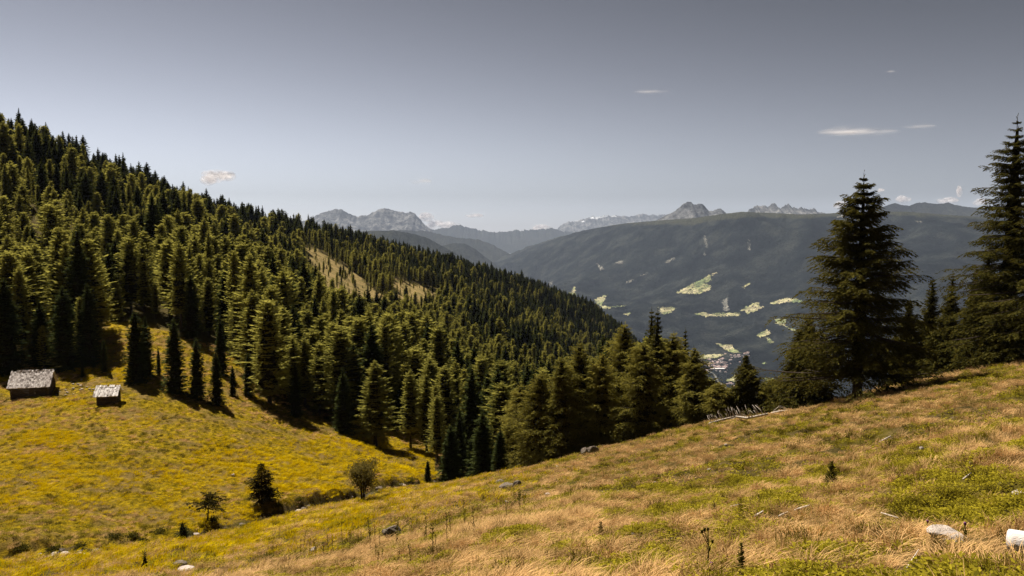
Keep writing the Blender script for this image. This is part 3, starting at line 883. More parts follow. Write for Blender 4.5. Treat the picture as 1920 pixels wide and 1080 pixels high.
def spot(px, Y, top):
    """a place on the ground at distance Y in line with px, and the height that reaches the tip"""
    x = float(at(px, 740, Y)[0]); z = g1(x, Y)
    for _ in range(2):
        bx, by = project(x, Y, z)
        x = float(at(px, by, Y)[0]); z = g1(x, Y)
    return x, Y, z, float(at(px, top, Y)[2]) - z


# --- the two close spruces and their neighbours (finer crowns)
def near_tree(kind, label, px, Y, top, width_px, seed, mat, prof, zb, nlev, nbr, ntw, nsp, pt, pb, curl, hang, r0, cat='tree', group=None, tl=.3, sl=.34, sw=.17, gap=.05, limb_share=.6, jit=.25, core=.42, droop=.3):
    x, y, z, H = spot(px, Y, top)
    Rm = width_px / 2 / F * Y
    v, q, limbs = fine_crown(seed, H, Rm, zb, nlev, nbr, ntw, nsp, prof, pt, pb, curl, hang, tl, sl, sw, gap, jit, droop)
    t = thing(kind, (x, y, z - .05), label, cat, group, random.uniform(0, 6.28))
    tv, tq = trunk_np(H, r0, 9, 14, seed, 1.6, limbs, limb_share, .985)
    link('trunk', mesh_np('trunk', tv, tq, M['bark'], True), t)
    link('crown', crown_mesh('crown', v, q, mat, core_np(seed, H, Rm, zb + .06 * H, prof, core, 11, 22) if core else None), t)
    return t


near_tree('spruce_tree', 'large solitary spruce standing on the near grass slope with its shadow beside it', 1607, 67, 322, 268, 11, M['spruce_near'], lambda t: 1.06 * (1 - np.exp(-2.1 * t ** 1.22)), 2.3, 28, 12, 24, 13, .30, -.22, .10, .38, .42, tl=.22, sl=.25, sw=.18, gap=.10, jit=.32, limb_share=.9, core=.10, droop=.24)
near_tree('spruce_tree', 'tallest spruce with a thin bare tip, cut by the right picture edge', 1888, 72, 216, 172, 13, M['spruce_near'], lambda t: 1.0 * (1 - np.exp(-3.0 * t ** 1.15)), 1.2, 34, 9, 20, 12, .15, -.30, .10, .35, .36, tl=.22, sl=.24, sw=.17, gap=.08, jit=.30, core=.2, droop=.2)
near_tree('spruce_tree', 'tall spruce leaning in from the right picture edge beside the tallest one', 1945, 68, 330, 190, 14, M['spruce_near'], lambda t: t ** .7, 1.0, 38, 8, 20, 12, .15, -.30, .10, .35, .32, tl=.22, sl=.24, sw=.17, core=.25, droop=.2, gap=.08)
for i, (px, Y, top, w, lab) in enumerate([
    (1512, 76, 590, 120, 'shaded spruce tucked behind the left skirt of the large solitary spruce'),
    (1845, 74, 470, 110, 'medium spruce with yellow-green skirts in front of the tallest spruce'),
    (1772, 77, 572, 84, 'young yellow-green spruce between the solitary spruce and the tall pair'),
    (1812, 76, 600, 70, 'bushy young spruce at the foot of the tallest spruce'),
    (1862, 70, 590, 66, 'low bright spruce on the grass edge under the tallest spruce'),
    (1742, 86, 520, 72, 'dark spruce tip just right of the solitary spruce'),
    (1779, 92, 512, 64, 'narrow dark spruce tip in the gap before the tall pair'),
    (1822, 90, 506, 60, 'dark spruce tip close against the left side of the tallest spruce'),
    (1700, 84, 560, 80, 'shaded spruce half hidden behind the right side of the solitary spruce'),
    (1396, 84, 664, 82, 'dark pointed spruce standing alone behind the fallen dead tree'),
    (1219, 104, 577, 92, 'dark double-topped spruce rising above the dark belt of trees'),
    (1230, 101, 580, 78, 'dark spruce tip beside the double-topped spruce'),
    (1282, 104, 616, 48, 'narrow dark spruce tip at the right shoulder of the dark belt'),
]):
    near_tree('spruce_tree', lab, px, Y, top, w, 30 + i, M['spruce_near'], sp_prof, .4, 30, 8, 13, 8, .45, -.28, .16, .5, .2, sl=.32, sw=.18)
for i, (px, Y, top, w, lab) in enumerate([
    (1345, 84, 720, 44, 'small yellow larch left of the lone dark spruce behind the dead tree'),
    (1448, 86, 712, 46, 'slender yellow larch right of the lone dark spruce'),
    (1372, 96, 740, 36, 'low larch squeezed against the lone dark spruce'),
    (1170, 98, 604, 92, 'broad golden larch in the tall belt behind the near slope'),
    (1205, 92, 640, 84, 'golden larch in the tall belt, in front of the double-topped spruce'),
    (1260, 100, 622, 84, 'shaded larch on the right end of the tall belt'),
    (1300, 94, 650, 64, 'shaded larch at the right corner of the belt above the village'),
    (1085, 96, 640, 84, 'layered golden larch with bare lower trunk behind the near slope'),
    (1052, 92, 668, 70, 'slender larch with visible trunk left of the layered golden larch'),
    (1012, 94, 700, 92, 'round-headed yellow larch near the middle of the near slope edge'),
    (1128, 94, 660, 64, 'dark-trunked larch between two golden larches'),
    (975, 104, 720, 70, 'yellow larch behind the dark spruces at the stream end'),
]):
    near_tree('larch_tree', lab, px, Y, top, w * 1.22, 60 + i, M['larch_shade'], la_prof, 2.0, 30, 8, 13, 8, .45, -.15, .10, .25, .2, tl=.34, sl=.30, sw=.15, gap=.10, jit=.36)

# --- single trees on and beside the left meadow
SOLO_SPRUCE = [
    (256, 124, 580, 1.05, 'tall dense spruce of the pair right of the small hut'), (275, 127, 592, .9, 'second slimmer spruce of the pair right of the small hut'),
    (329, 121, 596, 1.0, 'wide spruce on the meadow, second clump right of the small hut'), (370, 120, 632, .9, 'slim spruce in the middle of the meadow row'),
    (407, 119, 655, .85, 'short spruce at the right end of the meadow row'), (196, 128, 634, .7, 'thin young spruce above the small hut'),
    (298, 128, 652, .6, 'tiny spruce between the meadow pair and the wide spruce'), (155, 127, 676, .8, 'knee-high spruce between the two huts'),
    (168, 133, 530, .85, 'thin-trunked spruce above the gap between the huts'), (122, 131, 535, 1.1, 'broad dark spruce behind the large hut'),
    (78, 133, 560, 1.0, 'dark spruce right behind the large hut roof'), (14, 128, 520, 1.2, 'big shaded spruce at the left picture edge above the large hut'),
    (437, 128, 685, .8, 'small bush-like spruce at the meadow tongue'), (415, 140, 590, .8, 'dark spruce at the back right of the meadow tongue'),
    (466, 131, 660, .9, 'spruce at the left skirt of the giant larch'), (555, 128, 682, .9, 'young spruce to the right of the giant larch'),
    (644, 127, 688, 1.0, 'dark spruce pointing up before the forest edge, mid meadow'), (845, 110, 797, 1.35, 'dense dark spruce at the end of the brook'),
    (905, 101, 770, 1.15, 'dark spruce second from the brook end'), (938, 97, 800, 1.1, 'dark low spruce on the near slope edge by the brook end'),
    (802, 104, 862, 1.0, 'small spruce standing alone at the brook end'),
    (885, 112, 815, .9, 'small spruce wedged between the two dark spruces at the brook end'),
]
for i, (px, Y, top, w, lab) in enumerate(SOLO_SPRUCE):
    x, y, z, H = spot(px, Y, top)
    plant_tree('spruce_tree', SPRUCE[(0, 3, 6)[i % 3]], x, y, H, w * 1.32, lab, z=z)
SOLO_LARCH = [
    (506, 131, 560, 1.15, 'giant old larch at the meadow corner of the forest'), (704, 125, 674, 1.35, 'bright round larch jutting into the meadow'),
    (640, 134, 612, 1.1, 'tall pale larch behind the dark mid-meadow spruce'), (800, 128, 700, .9, 'yellow larch at the lower tip of the forest edge'),
    (820, 120, 740, .8, 'low yellow larch above the brook end'), (770, 130, 690, .9, 'larch in the forest edge above the brook end'),
    (600, 136, 640, .9, 'shaded larch between the giant larch and the pale larch'), (22, 140, 470, 1.1, 'tall golden larch at the left picture edge'),
]
for i, (px, Y, top, w, lab) in enumerate(SOLO_LARCH):
    x, y, z, H = spot(px, Y, top)
    plant_tree('larch_tree', LARCH[i % 7], x, y, H, w * 1.2, lab, z=z)

# small lone trees by the brook
near_tree('larch_tree', 'small lone conifer with a clear stem standing on the yellow meadow', 491, 76, 868, 46, 81, foliage_mat('dull_needles', (.012, .010, .004), (.05, .04, .010), .25, (.10, .08, .015)), la_prof, .9, 22, 7, 9, 7, .5, -.15, .05, .15, .10, sl=.28, sw=.2, gap=.12, jit=.35, core=0)
near_tree('larch_tree', 'crooked little conifer leaning over the brook stones', 389, 66, 925, 44, 83, D.materials['dull_needles'], lambda t: np.clip(.35 + t * .7, 0, 1) * np.clip(t * 6, 0, 1), 1.2, 14, 5, 8, 7, .4, .0, .05, .1, .07, sl=.27, sw=.22, gap=.25, jit=.5, core=0).rotation_euler = (R(3), R(5), 1.0)
near_tree('spruce_tree', 'dwarf cone-shaped spruce on the brook bank', 343, 58.5, 980, 40, 84, M['spruce'], lambda t: t ** .7, .1, 12, 6, 5, 4, .5, -.1, .1, .1, .05, sl=.2, sw=.25)
near_tree('spruce_tree', 'stunted dead-topped spruce seedling on the near slope, lower left', 272, 37, 1032, 34, 85, M['spruce'], lambda t: np.clip(t * 1.5 - .5, .03, 1), .05, 10, 5, 4, 4, .6, .1, .1, .0, .03, sl=.14, sw=.2)

# many-stemmed willow bush
x, y, z, H = spot(680, 82, 863)
t = thing('willow_bush', (x, y, z), 'round leafy bush on many thin stems beside the brook', 'bush')
rng = np.random.default_rng(5); cl = []
for k in range(8):
    a = k * .785 + rng.uniform(-.2, .2); sp = rng.uniform(.55, 1.35)
    mb = MB(); pts = [(math.cos(a) * .12, math.sin(a) * .12, -.3)]
    for s in (.3, .6, .85): pts.append((math.cos(a) * sp * s ** 1.3 * 1.2 + rng.normal(0, .05), math.sin(a) * sp * s ** 1.3 * 1.2, H * s))
    mb.tube(pts, [.06, .05, .035, .015], 6); mb.build('stem', M['bark'], t, True)
    for j in range(9):
        s = rng.uniform(.42, 1.0); cl.append((math.cos(a) * sp * s * 1.25 + rng.normal(0, .22), math.sin(a) * sp * s * 1.25 + rng.normal(0, .22), H * (s - .06)))
cl = np.array(cl); n = 90
c = np.repeat(cl, n, 0) + rng.normal(0, .24, (len(cl) * n, 3)) * [1.25, 1.25, .95]
d = norm(rng.normal(0, 1, c.shape) + [0, 0, .3])
v, q = quads_from(c, d, rng.uniform(.12, .24, len(c)), rng.uniform(.035, .06, len(c)), rng, 1.0)
link('crown', mesh_np('willow_leaves', v, q, M['willow']), t)

# --- the forest: a jittered planting over the flank, the nearest trees as objects of their own, the rest as one mass
sp_ = 5.3
gxx, gyy = np.meshgrid(np.arange(-520, 420, sp_), np.arange(70, 1250, sp_))
fx_ = (gxx + RNG.uniform(-.46, .46, gxx.shape) * sp_ + (np.arange(gxx.shape[0])[:, None] % 2) * sp_ * .5).ravel()
fy_ = (gyy + RNG.uniform(-.46, .46, gyy.shape) * sp_).ravel()
ok = np.abs(fx_ / fy_) < .80
fx_, fy_ = fx_[ok], fy_[ok]
fz_ = ground(fx_, fy_)
fo, ba, me_, sd = land(fx_, fy_, fz_)
rr_ = np.hypot(fx_, fy_)
dens = fbm(fx_ / 28, fy_ / 28, 3, 77)
keep = (fo | (ba & (RNG.uniform(0, 1, len(fx_)) < .42))) & (RNG.uniform(0, 1, len(fx_)) < np.clip(.98 + 1.1 * dens + .35 * fbm(fx_ / 11, fy_ / 11, 2, 78) + np.clip((260 - rr_) / 60, 0, 1), .30, 1.0))
pxx, pyy = project(fx_, np.maximum(fy_, 1), fz_)
keep &= ~((pxx > 1310) & (fy_ < 130)) & ~((pxx > 1330) & (RNG.uniform(0, 1, len(fx_)) < .5))
keep &= ~((pxx > 815) & (pxx < 1320) & (fy_ < np.interp(pxx, CREST_PX, CREST_Y) + 14))
# horizon of the bare ground per direction, so that nothing grows far down the hidden back
ridge_r = np.zeros(200); tb = np.linspace(-.75, .75, 200)
rs = np.linspace(120, 1300, 240)
for i, a in enumerate(tb):
    zz = ground(np.sin(a) * rs, np.cos(a) * rs, False)
    ridge_r[i] = rs[np.argmax(zz / rs)]
keep &= rr_ < np.interp(np.arctan2(fx_, fy_), tb, ridge_r) * 1.06 + 12
_tp = project(fx_, np.maximum(fy_, 1), fz_ + 15)[1]
keep &= ~((pxx > 1296) & (pxx < 1480) & (_tp < np.interp(pxx, [1296, 1310, 1340, 1480], [650, 690, 716, 730])))
keep &= ~((pxx > 1180) & (pxx <= 1296) & (_tp < 612)) & ~((pxx >= 1480) & (_tp < 600))
fx_, fy_, fz_, rr_, pxx, pyy, ba = [a[keep] for a in (fx_, fy_, fz_, rr_, pxx, pyy, ba)]
nF = len(fx_)
rng = np.random.default_rng(21)
# species and size
lar = .44 + .80 * fbm(fx_ / 60, fy_ / 60, 3, 55) - np.clip((np.interp(pxx, [0, 300, 560, 960, 1180], [330, 430, 470, 570, 640]) - pyy) / 90, -.6, 1) * .75 - np.clip((pxx - 700) / 700, 0, .35)
is_l = rng.uniform(0, 1, nF) < np.clip(lar, .05, .9)
Hh = np.where(is_l, rng.uniform(9, 18, nF), rng.uniform(7, 19.5, nF)) * (1 + .45 * fbm(fx_ / 30, fy_ / 30, 2, 57))
Hh *= np.interp(rr_, [130, 220, 400, 900], [1.18, 1.05, .95, .84])
young = rng.uniform(0, 1, nF) < .20; Hh = np.where(young, Hh * rng.uniform(.35, .7, nF), Hh)
Hh = np.where(ba, rng.uniform(1.5, 7.0, nF), Hh)
_lim = np.interp(pxx, [1140, 1180, 1240, 1296, 1310, 1340, 1480, 1482, 2000], [300, 616, 628, 660, 695, 720, 734, 600, 600])
Hh = np.where(pxx > 1140, np.minimum(Hh, np.maximum(at(pxx, _lim, fy_)[2] - fz_, 3.0)), Hh)
wide = np.clip(rng.normal(1.05, .20, nF), .65, 1.6) * np.where(is_l, 1.05, 1.12)
rot = rng.uniform(0, 6.28, nF); var = rng.integers(0, 5, nF)
# how much of each tree shows: paint them near to far on a small grid, ground included
W2, H2 = 960, 540
owner = np.full((H2, W2), -1); vis = np.zeros(nF)
tx, ty = project(fx_, fy_, fz_ + Hh)
order = np.argsort(rr_)
cols = np.arange(W2) * 2
crest_mask = np.interp(cols, [0, 700, 820, 900, 1100, 1330, 1603, 1920], [1090, 1090, 907, 896, 853, 793, 745, 676]) / 2
for i in order:
    x0 = tx[i] / 2; yt = ty[i] / 2; yb = pyy[i] / 2
    hw = .19 * Hh[i] * wide[i] / rr_[i] * F / 2
    if x0 < -5 or x0 > W2 + 5 or yb - yt < .5: continue
    a, b = max(0, int(yt)), min(H2 - 1, int(yb))
    for yy in range(a, b + 1):
        f = (yy - yt) / max(yb - yt, 1); h_ = max(.5, hw * min(1, f * 1.5))
        l, r2 = max(0, int(x0 - h_)), min(W2, int(x0 + h_) + 1)
        if r2 <= l: continue
        row = owner[yy, l:r2]; free = (row < 0) & (yy < crest_mask[l:r2])
        c_ = int(free.sum())
        if c_: row[free] = i; vis[i] += c_
CUT_S, CUT_L = 245, 270
ind = np.zeros(nF, bool)
for fl, n_ in ((False, CUT_S), (True, CUT_L)):
    cand = np.where((is_l == fl) & (vis > 0))[0]
    ind[cand[np.argsort(-vis[cand])][:n_]] = True


def zone_label(i):
    sp = 'yellow-green larch' if is_l[i] else 'dark spruce'
    sz = 'short ' if Hh[i] < 9 else ('tall ' if Hh[i] > 14.5 else '')
    px, py, r = pxx[i], pyy[i], rr_[i]
    onridge = r > np.interp(math.atan2(fx_[i], fy_[i]), tb, ridge_r) * .86
    if px < 170: h = 'above the large hut'
    elif px < 330: h = 'above the small hut'
    elif px < 480: h = 'above the meadow row of spruces'
    elif px < 620: h = 'behind the giant old larch'
    elif px < 850: h = 'near the bare clearing'
    elif px < 1050: h = 'on the flank behind the brook end'
    elif px < 1200: h = 'behind the golden belt of larches'
    else: h = 'on the far side of the near crest'
    v = 'on the forest skyline' if onridge else ('at the forest foot' if r < 175 else ('on the lower flank' if r < 280 else 'on the upper flank'))
    return f'{sz}{sp} {v} {h}', ('larches' if is_l[i] else 'spruces') + f' {v} {h}'


for i in np.where(ind)[0]:
    lab, grp = zone_label(i)
    ms = (LARCH if is_l[i] else SPRUCE)[int(rng.integers(0, 7))]
    plant_tree('larch_tree' if is_l[i] else 'spruce_tree', ms, float(fx_[i]), float(fy_[i]), float(Hh[i]), float(wide[i]), lab, grp, float(rot[i]), float(fz_[i]))
print('FOREST', nF, 'seen', int((vis > 0).sum()), 'single', int(ind.sum()))


# --- scatter: points carrying which prototype, turn and size
def scatter(name, protos, pos, which, rotz, scale, label, cat, tilt=None):
    me = D.meshes.new(name)
    me.vertices.add(len(pos)); me.vertices.foreach_set('co', np.ascontiguousarray(pos, np.float32).ravel())
    a = me.attributes.new('which', 'INT', 'POINT'); a.data.foreach_set('value', np.ascontiguousarray(which, np.int32))
    rv = np.zeros((len(pos), 3), np.float32); rv[:, 2] = rotz
    if tilt is not None: rv[:, :2] = tilt
    a = me.attributes.new('turn', 'FLOAT_VECTOR', 'POINT'); a.data.foreach_set('vector', rv.ravel())
    a = me.attributes.new('size', 'FLOAT_VECTOR', 'POINT'); a.data.foreach_set('vector', np.ascontiguousarray(scale, np.float32).ravel())
    o = link(name, me); tag(o, label, cat, kind='stuff')
    ng = D.node_groups.new(name + '_spread', 'GeometryNodeTree')
    ng.interface.new_socket('Geometry', in_out='INPUT', socket_type='NodeSocketGeometry')
    ng.interface.new_socket('Geometry', in_out='OUTPUT', socket_type='NodeSocketGeometry')
    gi = ng.nodes.new('NodeGroupInput'); go = ng.nodes.new('NodeGroupOutput'); jn = ng.nodes.new('GeometryNodeJoinGeometry')

    def named(n, t):
        k = ng.nodes.new('GeometryNodeInputNamedAttribute'); k.data_type = t; k.inputs['Name'].default_value = n
        return next(s for s in k.outputs if s.enabled and s.name == 'Attribute')
    w_ = named('which', 'INT'); t_ = named('turn', 'FLOAT_VECTOR'); s_ = named('size', 'FLOAT_VECTOR')
    for k, p in enumerate(protos):
        oi = ng.nodes.new('GeometryNodeObjectInfo'); oi.inputs['Object'].default_value = p; oi.transform_space = 'ORIGINAL'
        cmp_ = ng.nodes.new('FunctionNodeCompare'); cmp_.data_type = 'INT'; cmp_.operation = 'EQUAL'
        ints = [s for s in cmp_.inputs if s.type == 'INT']
        ng.links.new(w_, ints[0]); ints[1].default_value = k
        ip = ng.nodes.new('GeometryNodeInstanceOnPoints')
        ng.links.new(gi.outputs[0], ip.inputs['Points']); ng.links.new(cmp_.outputs[0], ip.inputs['Selection'])
        ng.links.new(oi.outputs['Geometry'], ip.inputs['Instance'])
        ng.links.new(t_, ip.inputs['Rotation']); ng.links.new(s_, ip.inputs['Scale'])
        ng.links.new(ip.outputs[0], jn.inputs[0])
    ng.links.new(jn.outputs[0], go.inputs[0])
    md = o.modifiers.new('spread', 'NODES'); md.node_group = ng
    return o


m_ = ~ind
sc_ = np.stack([Hh / H0 * wide, Hh / H0 * wide, Hh / H0], -1)
scatter('forest', SPRUCE_FAR + LARCH_FAR, np.c_[fx_, fy_, fz_][m_], (var + np.where(is_l, 5, 0))[m_], rot[m_], sc_[m_],
        'dense mixed spruce and larch forest covering the left flank', 'forest')


# ------------------------------------------------------------------ a line of sight onto the near ground
def near_at(px, py, rmin=4.0, rmax=260):
    dx, dy, dz = [float(v) for v in ray(px, py)]
    h = math.hypot(dx, dy)
    rs = np.exp(np.linspace(math.log(rmin), math.log(rmax), 700))
    z = ground(dx / h * rs, dy / h * rs)
    hit = np.where(z >= dz / h * rs)[0]
    r = rs[hit[0]] if len(hit) else 60.0
    x, y = dx / h * r, dy / h * r
    return x, y, g1(x, y), r


# ------------------------------------------------------------------ the two huts
from mathutils import Matrix


def hut(px, Y, Lh, Wd, wall_h, pitch, rz, label, rough, door):
    x, y, z, _ = spot(px, Y, 600)
    t = thing('wooden_hut', (x, y, z), label, 'hut', rotz=rz)
    z0 = -1.0
    # log walls, laid round by round (long sides along X)
    mb = MB(); n = int((wall_h - z0) / .24)
    for k in range(n):
        zc = z0 + (k + .5) * (wall_h - z0) / n; rr = .125
        for s in (-1, 1):
            mb.tube([(-Lh / 2 - .15, s * Wd / 2, zc), (Lh / 2 + .15, s * Wd / 2, zc)], rr * random.uniform(.9, 1.06), 7)
            mb.tube([(s * Lh / 2, -Wd / 2 - .15, zc + .1), (s * Lh / 2, Wd / 2 + .15, zc + .1)], rr * random.uniform(.9, 1.06), 7)
    rise = Wd / 2 * math.tan(pitch)
    g = int(rise / .22)
    for k in range(g):
        zc = wall_h + .1 + (k + .5) * rise / g; w = Wd / 2 * (1 - (k + .6) / g)
        for s in (-1, 1):
            if w > .1: mb.tube([(s * Lh / 2, -w, zc), (s * Lh / 2, w, zc)], .115, 7)
    mb.build('wall', M['timber'], t, True)
    # roof: rows of split shingles on both slopes, some lifted, some gone
    mb = MB(); ov = .45; eave = .55
    sl_len = (Wd / 2 + eave) / math.cos(pitch)
    rows = max(6, int(sl_len / .27)); cols = int((Lh + 2 * ov) / .24)
    for s in (-1, 1):
        rot = Matrix.Rotation(-s * pitch, 3, 'X') if s < 0 else Matrix.Rotation(-pitch, 3, 'X')
        rot = Matrix.Rotation(pitch if s < 0 else -pitch, 3, 'X')
        # boards beneath
        dmid = sl_len / 2
        cx, cy, cz = 0, s * dmid * math.cos(pitch), wall_h + rise + .16 - dmid * math.sin(pitch)
        mb.box((cx, cy, cz - .06), ((Lh / 2 + ov - .05), dmid - .02, .03), rot=rot)
        for r in range(rows):
            dd = (r + .5) * sl_len / rows
            for k in range(cols):
                if random.random() < .05 + .05 * rough: continue
                xx = -Lh / 2 - ov + (k + .5 + random.uniform(-.18, .18)) * (Lh + 2 * ov) / cols
                d2 = dd + random.uniform(-.05, .05) * (1 + rough)
                lift = .012 + random.uniform(0, .05) * (1 + rough * 1.5)
                tilt = random.uniform(.02, .12) * (1 + rough)
                rm = Matrix.Rotation(random.uniform(-.06, .06) * (1 + rough), 3, 'Z')
                rq = rot @ Matrix.Rotation((-tilt if s > 0 else tilt), 3, 'X') @ rm
                mb.box((xx, s * d2 * math.cos(pitch), wall_h + rise + .16 - d2 * math.sin(pitch) + lift), (.112, .20, .016), rot=rq, jit=.012)
    # ragged ridge: shingles of one slope standing past the other
    for k in range(cols):
        if random.random() < .25: continue
        xx = -Lh / 2 - ov + (k + .5) * (Lh + 2 * ov) / cols
        rq = Matrix.Rotation(pitch + random.uniform(.0, .35), 3, 'X')
        mb.box((xx, -.02, wall_h + rise + .24 + random.uniform(0, .10)), (.10, .19, .016), rot=rq, jit=.02)
    mb.build('roof', M['shingle_sunlit' if rough > .8 else 'shingle'], t)
    if door:
        mb = MB()
        for k in range(5): mb.box((-.35 + k * .17 + .4, -Wd / 2 - .155, .55), (.075, .03, .72), jit=.008)
        mb.box((.4, -Wd / 2 - .20, .85), (.42, .02, .06)); mb.box((.4, -Wd / 2 - .20, .25), (.42, .02, .06))
        dr = mb.build('door', M['timber'], t)
        mb = MB(); mb.box((.75, -Wd / 2 - .225, .55), (.03, .03, .12)); mb.build('handle', M['dead_wood'], dr)
    return t


hut(63, 118, 4.75, 3.9, 1.75, R(38), R(17), 'larger weathered log hut with a grey shingle roof, left end of the meadow', .3, True)
hut(204, 112, 2.35, 2.0, 1.35, R(34), R(12), 'small log shed with a ragged sunlit shingle roof on the meadow', 1.0, False)


# ------------------------------------------------------------------ stones
def rock_mesh(name, seed, mat, dims, sub=3, cuts=9, rough=.10):
    import bmesh
    rng = np.random.default_rng(seed)
    bm = bmesh.new(); bmesh.ops.create_icosphere(bm, subdivisions=sub, radius=1)
    pl = norm(rng.normal(0, 1, (cuts, 3))); dd = rng.uniform(.55, .85, cuts)
    P = np.array([v.co[:] for v in bm.verts])
    for n_, d_ in zip(pl, dd):
        k = P @ n_ - d_; P = P - np.outer(np.maximum(k, 0) * .92, n_)
    P *= 1 + rough * (fbm(P[:, 0] * 2.3 + seed, P[:, 1] * 2.3 + P[:, 2] * 1.7, 3, seed) + .4 * fbm(P[:, 0] * 7, P[:, 1] * 7 + 5 * P[:, 2], 2, seed + 1))[:, None]
    P *= np.array(dims)
    for v, p in zip(bm.verts, P): v.co = p
    me = D.meshes.new(name); bm.to_mesh(me); bm.free(); me.materials.append(mat)
    me.polygons.foreach_set('use_smooth', np.full(len(me.polygons), False, bool))
    return me


CLEAR = []


def put_rock(px, py, wpx, label, mat='rock', flat=.6, seed=0, group=None, name='boulder', sink=.3, deep=.8, me=None):
    x, y, z, r = near_at(px, py)
    wd = wpx / F * r / 2
    CLEAR.append((x, y - .35 * wd, wd * 1.25 + .06)); CLEAR.append((x * (1 - .3 / r), y * (1 - .3 / r), wd * .9))
    if me is None: me = rock_mesh(name, 700 + seed, M[mat], (wd, wd * deep, wd * flat)); sc = None
    else: sc = (wd, wd * deep, wd * flat)
    o = link(name, me)
    o.location = (x, y, z + wd * flat * (1 - sink) * .75); o.rotation_euler = (random.uniform(-.1, .1), random.uniform(-.1, .1), random.uniform(0, 6.28) if me.users > 1 else random.uniform(-.2, .2))
    if sc: o.scale = sc
    return tag(o, label, 'rock', group)


put_rock(735, 1008, 42, 'dark fissured boulder alone in the dry grass, lower middle', flat=.85, seed=1)
put_rock(1096, 853, 16, 'upright grey rock leaning at the left of the pair on the slope edge', flat=1.2, seed=2)
put_rock(1112, 849, 26, 'broad grey rock at the right of the pair on the slope edge', flat=.65, seed=3)
put_rock(938, 908, 22, 'low dark rock at the left of the cluster above the meadow', flat=.5, seed=4)
put_rock(950, 916, 30, 'flat grey rock in the middle of the cluster above the meadow', flat=.45, seed=5)
put_rock(970, 914, 18, 'pointed grey rock at the right of the cluster above the meadow', flat=.9, seed=6)
put_rock(1779, 1018, 66, 'large flat pale pink stone slab at the lower right', 'pale_rock', .30, 7, sink=-.5, deep=1.0).rotation_euler = (.22, .05, .1)
put_rock(1909, 931, 22, 'smooth white stone near the right picture edge', 'pale_rock', .55, 8)
put_rock(348, 1072, 34, 'flat pale rock at the bottom edge, lower left', 'pale_rock', .4, 9)
put_rock(338, 1062, 26, 'grey rock behind the flat pale rock at the bottom edge', flat=.5, seed=10)
put_rock(588, 1035, 12, 'pointed light stone beside a grass clump, lower left of the boulder', 'pale_rock', 1.0, 11)
put_rock(437, 895, 8, 'little pale rock on the yellow meadow above the lone conifer', 'pale_rock', .9, 12)
stone_small = [rock_mesh('stone', 800 + k, M['pale_rock'], (1, 1, 1), 2, 7, .12) for k in range(4)]
stone_grey = [rock_mesh('stone', 820 + k, M['rock'], (1, 1, 1), 2, 7, .12) for k in range(3)]
small = [(1728, 845, 11), (1770, 868, 7), (1823, 869, 10), (1862, 842, 9), (1894, 798, 8), (1904, 852, 9), (1842, 892, 6), (1424, 895, 8), (1361, 838, 8), (1330, 883, 9), (1336, 879, 7), (1026, 929, 14), (985, 930, 10), (950, 942, 8),
         (1160, 924, 10), (932, 963, 7), (1084, 1033, 10), (1147, 1042, 7), (903, 1046, 9), (1139, 1024, 7), (1187, 1002, 7), (1602, 960, 8), (1443, 990, 8), (1271, 1072, 9), (1260, 1014, 8), (1690, 1021, 10), (1816, 1062, 8), (1878, 1008, 7),
         (1228, 905, 6), (1412, 1060, 9), (620, 985, 6), (1045, 876, 6), (1130, 925, 5), (1875, 910, 6), (1240, 862, 5), (1510, 880, 5), (972, 1075, 9), (940, 1073, 7)]
for k, (px, py, w) in enumerate(small):
    put_rock(px, py, w, 'fist-sized pale stone half hidden in the dry grass of the near slope', None, .6, group='loose stones in the near grass', name='stone', me=stone_small[k % 4])
# brook stones
rng = np.random.default_rng(3)
for k in range(110):
    i = int(rng.choice([2, 3, 3, 3, 4, 4, 5, 6, 6, 7, 7, 7, 8, 9, 11, 11, 12, 13])); t_ = rng.uniform(0, 1)
    (ax, ay), (bx, by) = STREAM[i], STREAM[i + 1]
    ln_ = math.hypot(bx - ax, by - ay); of_ = rng.uniform(-.5, .7)
    x = ax + (bx - ax) * t_ - (by - ay) / ln_ * of_; y = ay + (by - ay) * t_ + (bx - ax) / ln_ * of_
    s = rng.uniform(.10, .40) * (1.25 if rng.uniform() < .15 else 1)
    o = link('stone', (stone_small if rng.uniform() < .45 else stone_grey)[k % 3]); o.location = (x, y, g1(x, y) + s * .25); o.scale = (s, s * rng.uniform(.6, 1), s * rng.uniform(.4, .75)); o.rotation_euler = (0, 0, rng.uniform(0, 6))
    tag(o, 'pale stone lying in or beside the little brook', 'rock', 'stones along the brook')
# pale stones strewn between the huts
for k in range(26):
    px = rng.uniform(110, 180); py = 708 + (px - 110) * .35 + rng.normal(0, 3) if k < 13 else 735 + rng.normal(0, 5)
    x, y, z, r = near_at(px, py, 60)
    s = rng.uniform(.10, .26)
    o = link('stone', stone_small[k % 4]); o.location = (x, y, z + s * .3); o.scale = (s, s, s * .7); o.rotation_euler = (0, 0, rng.uniform(0, 6))
    tag(o, 'small pale stone strewn in the grass between the two huts', 'rock', 'stones strewn by the huts')

# ------------------------------------------------------------------ dead wood
x, y, z, r = near_at(1884, 1050)
mb = MB(); rl = 17.5 / F * r
for q_ in (0, .2, .4, .6): CLEAR.append((x + q_, y - .15 - .3 * q_, .26))
t0 = Vector((x, y - .05, z + .20)); t1 = t0 + Vector((1.5, -.46, -.10))
mb.tube([t0, t0.lerp(t1, .3), t0.lerp(t1, .65), t1], [rl * .97, rl, rl * 1.02, rl * 1.05], 20)
tag(mb.build('log', M['log'], None, True), 'short thick bleached log lying at the lower right corner', 'log')


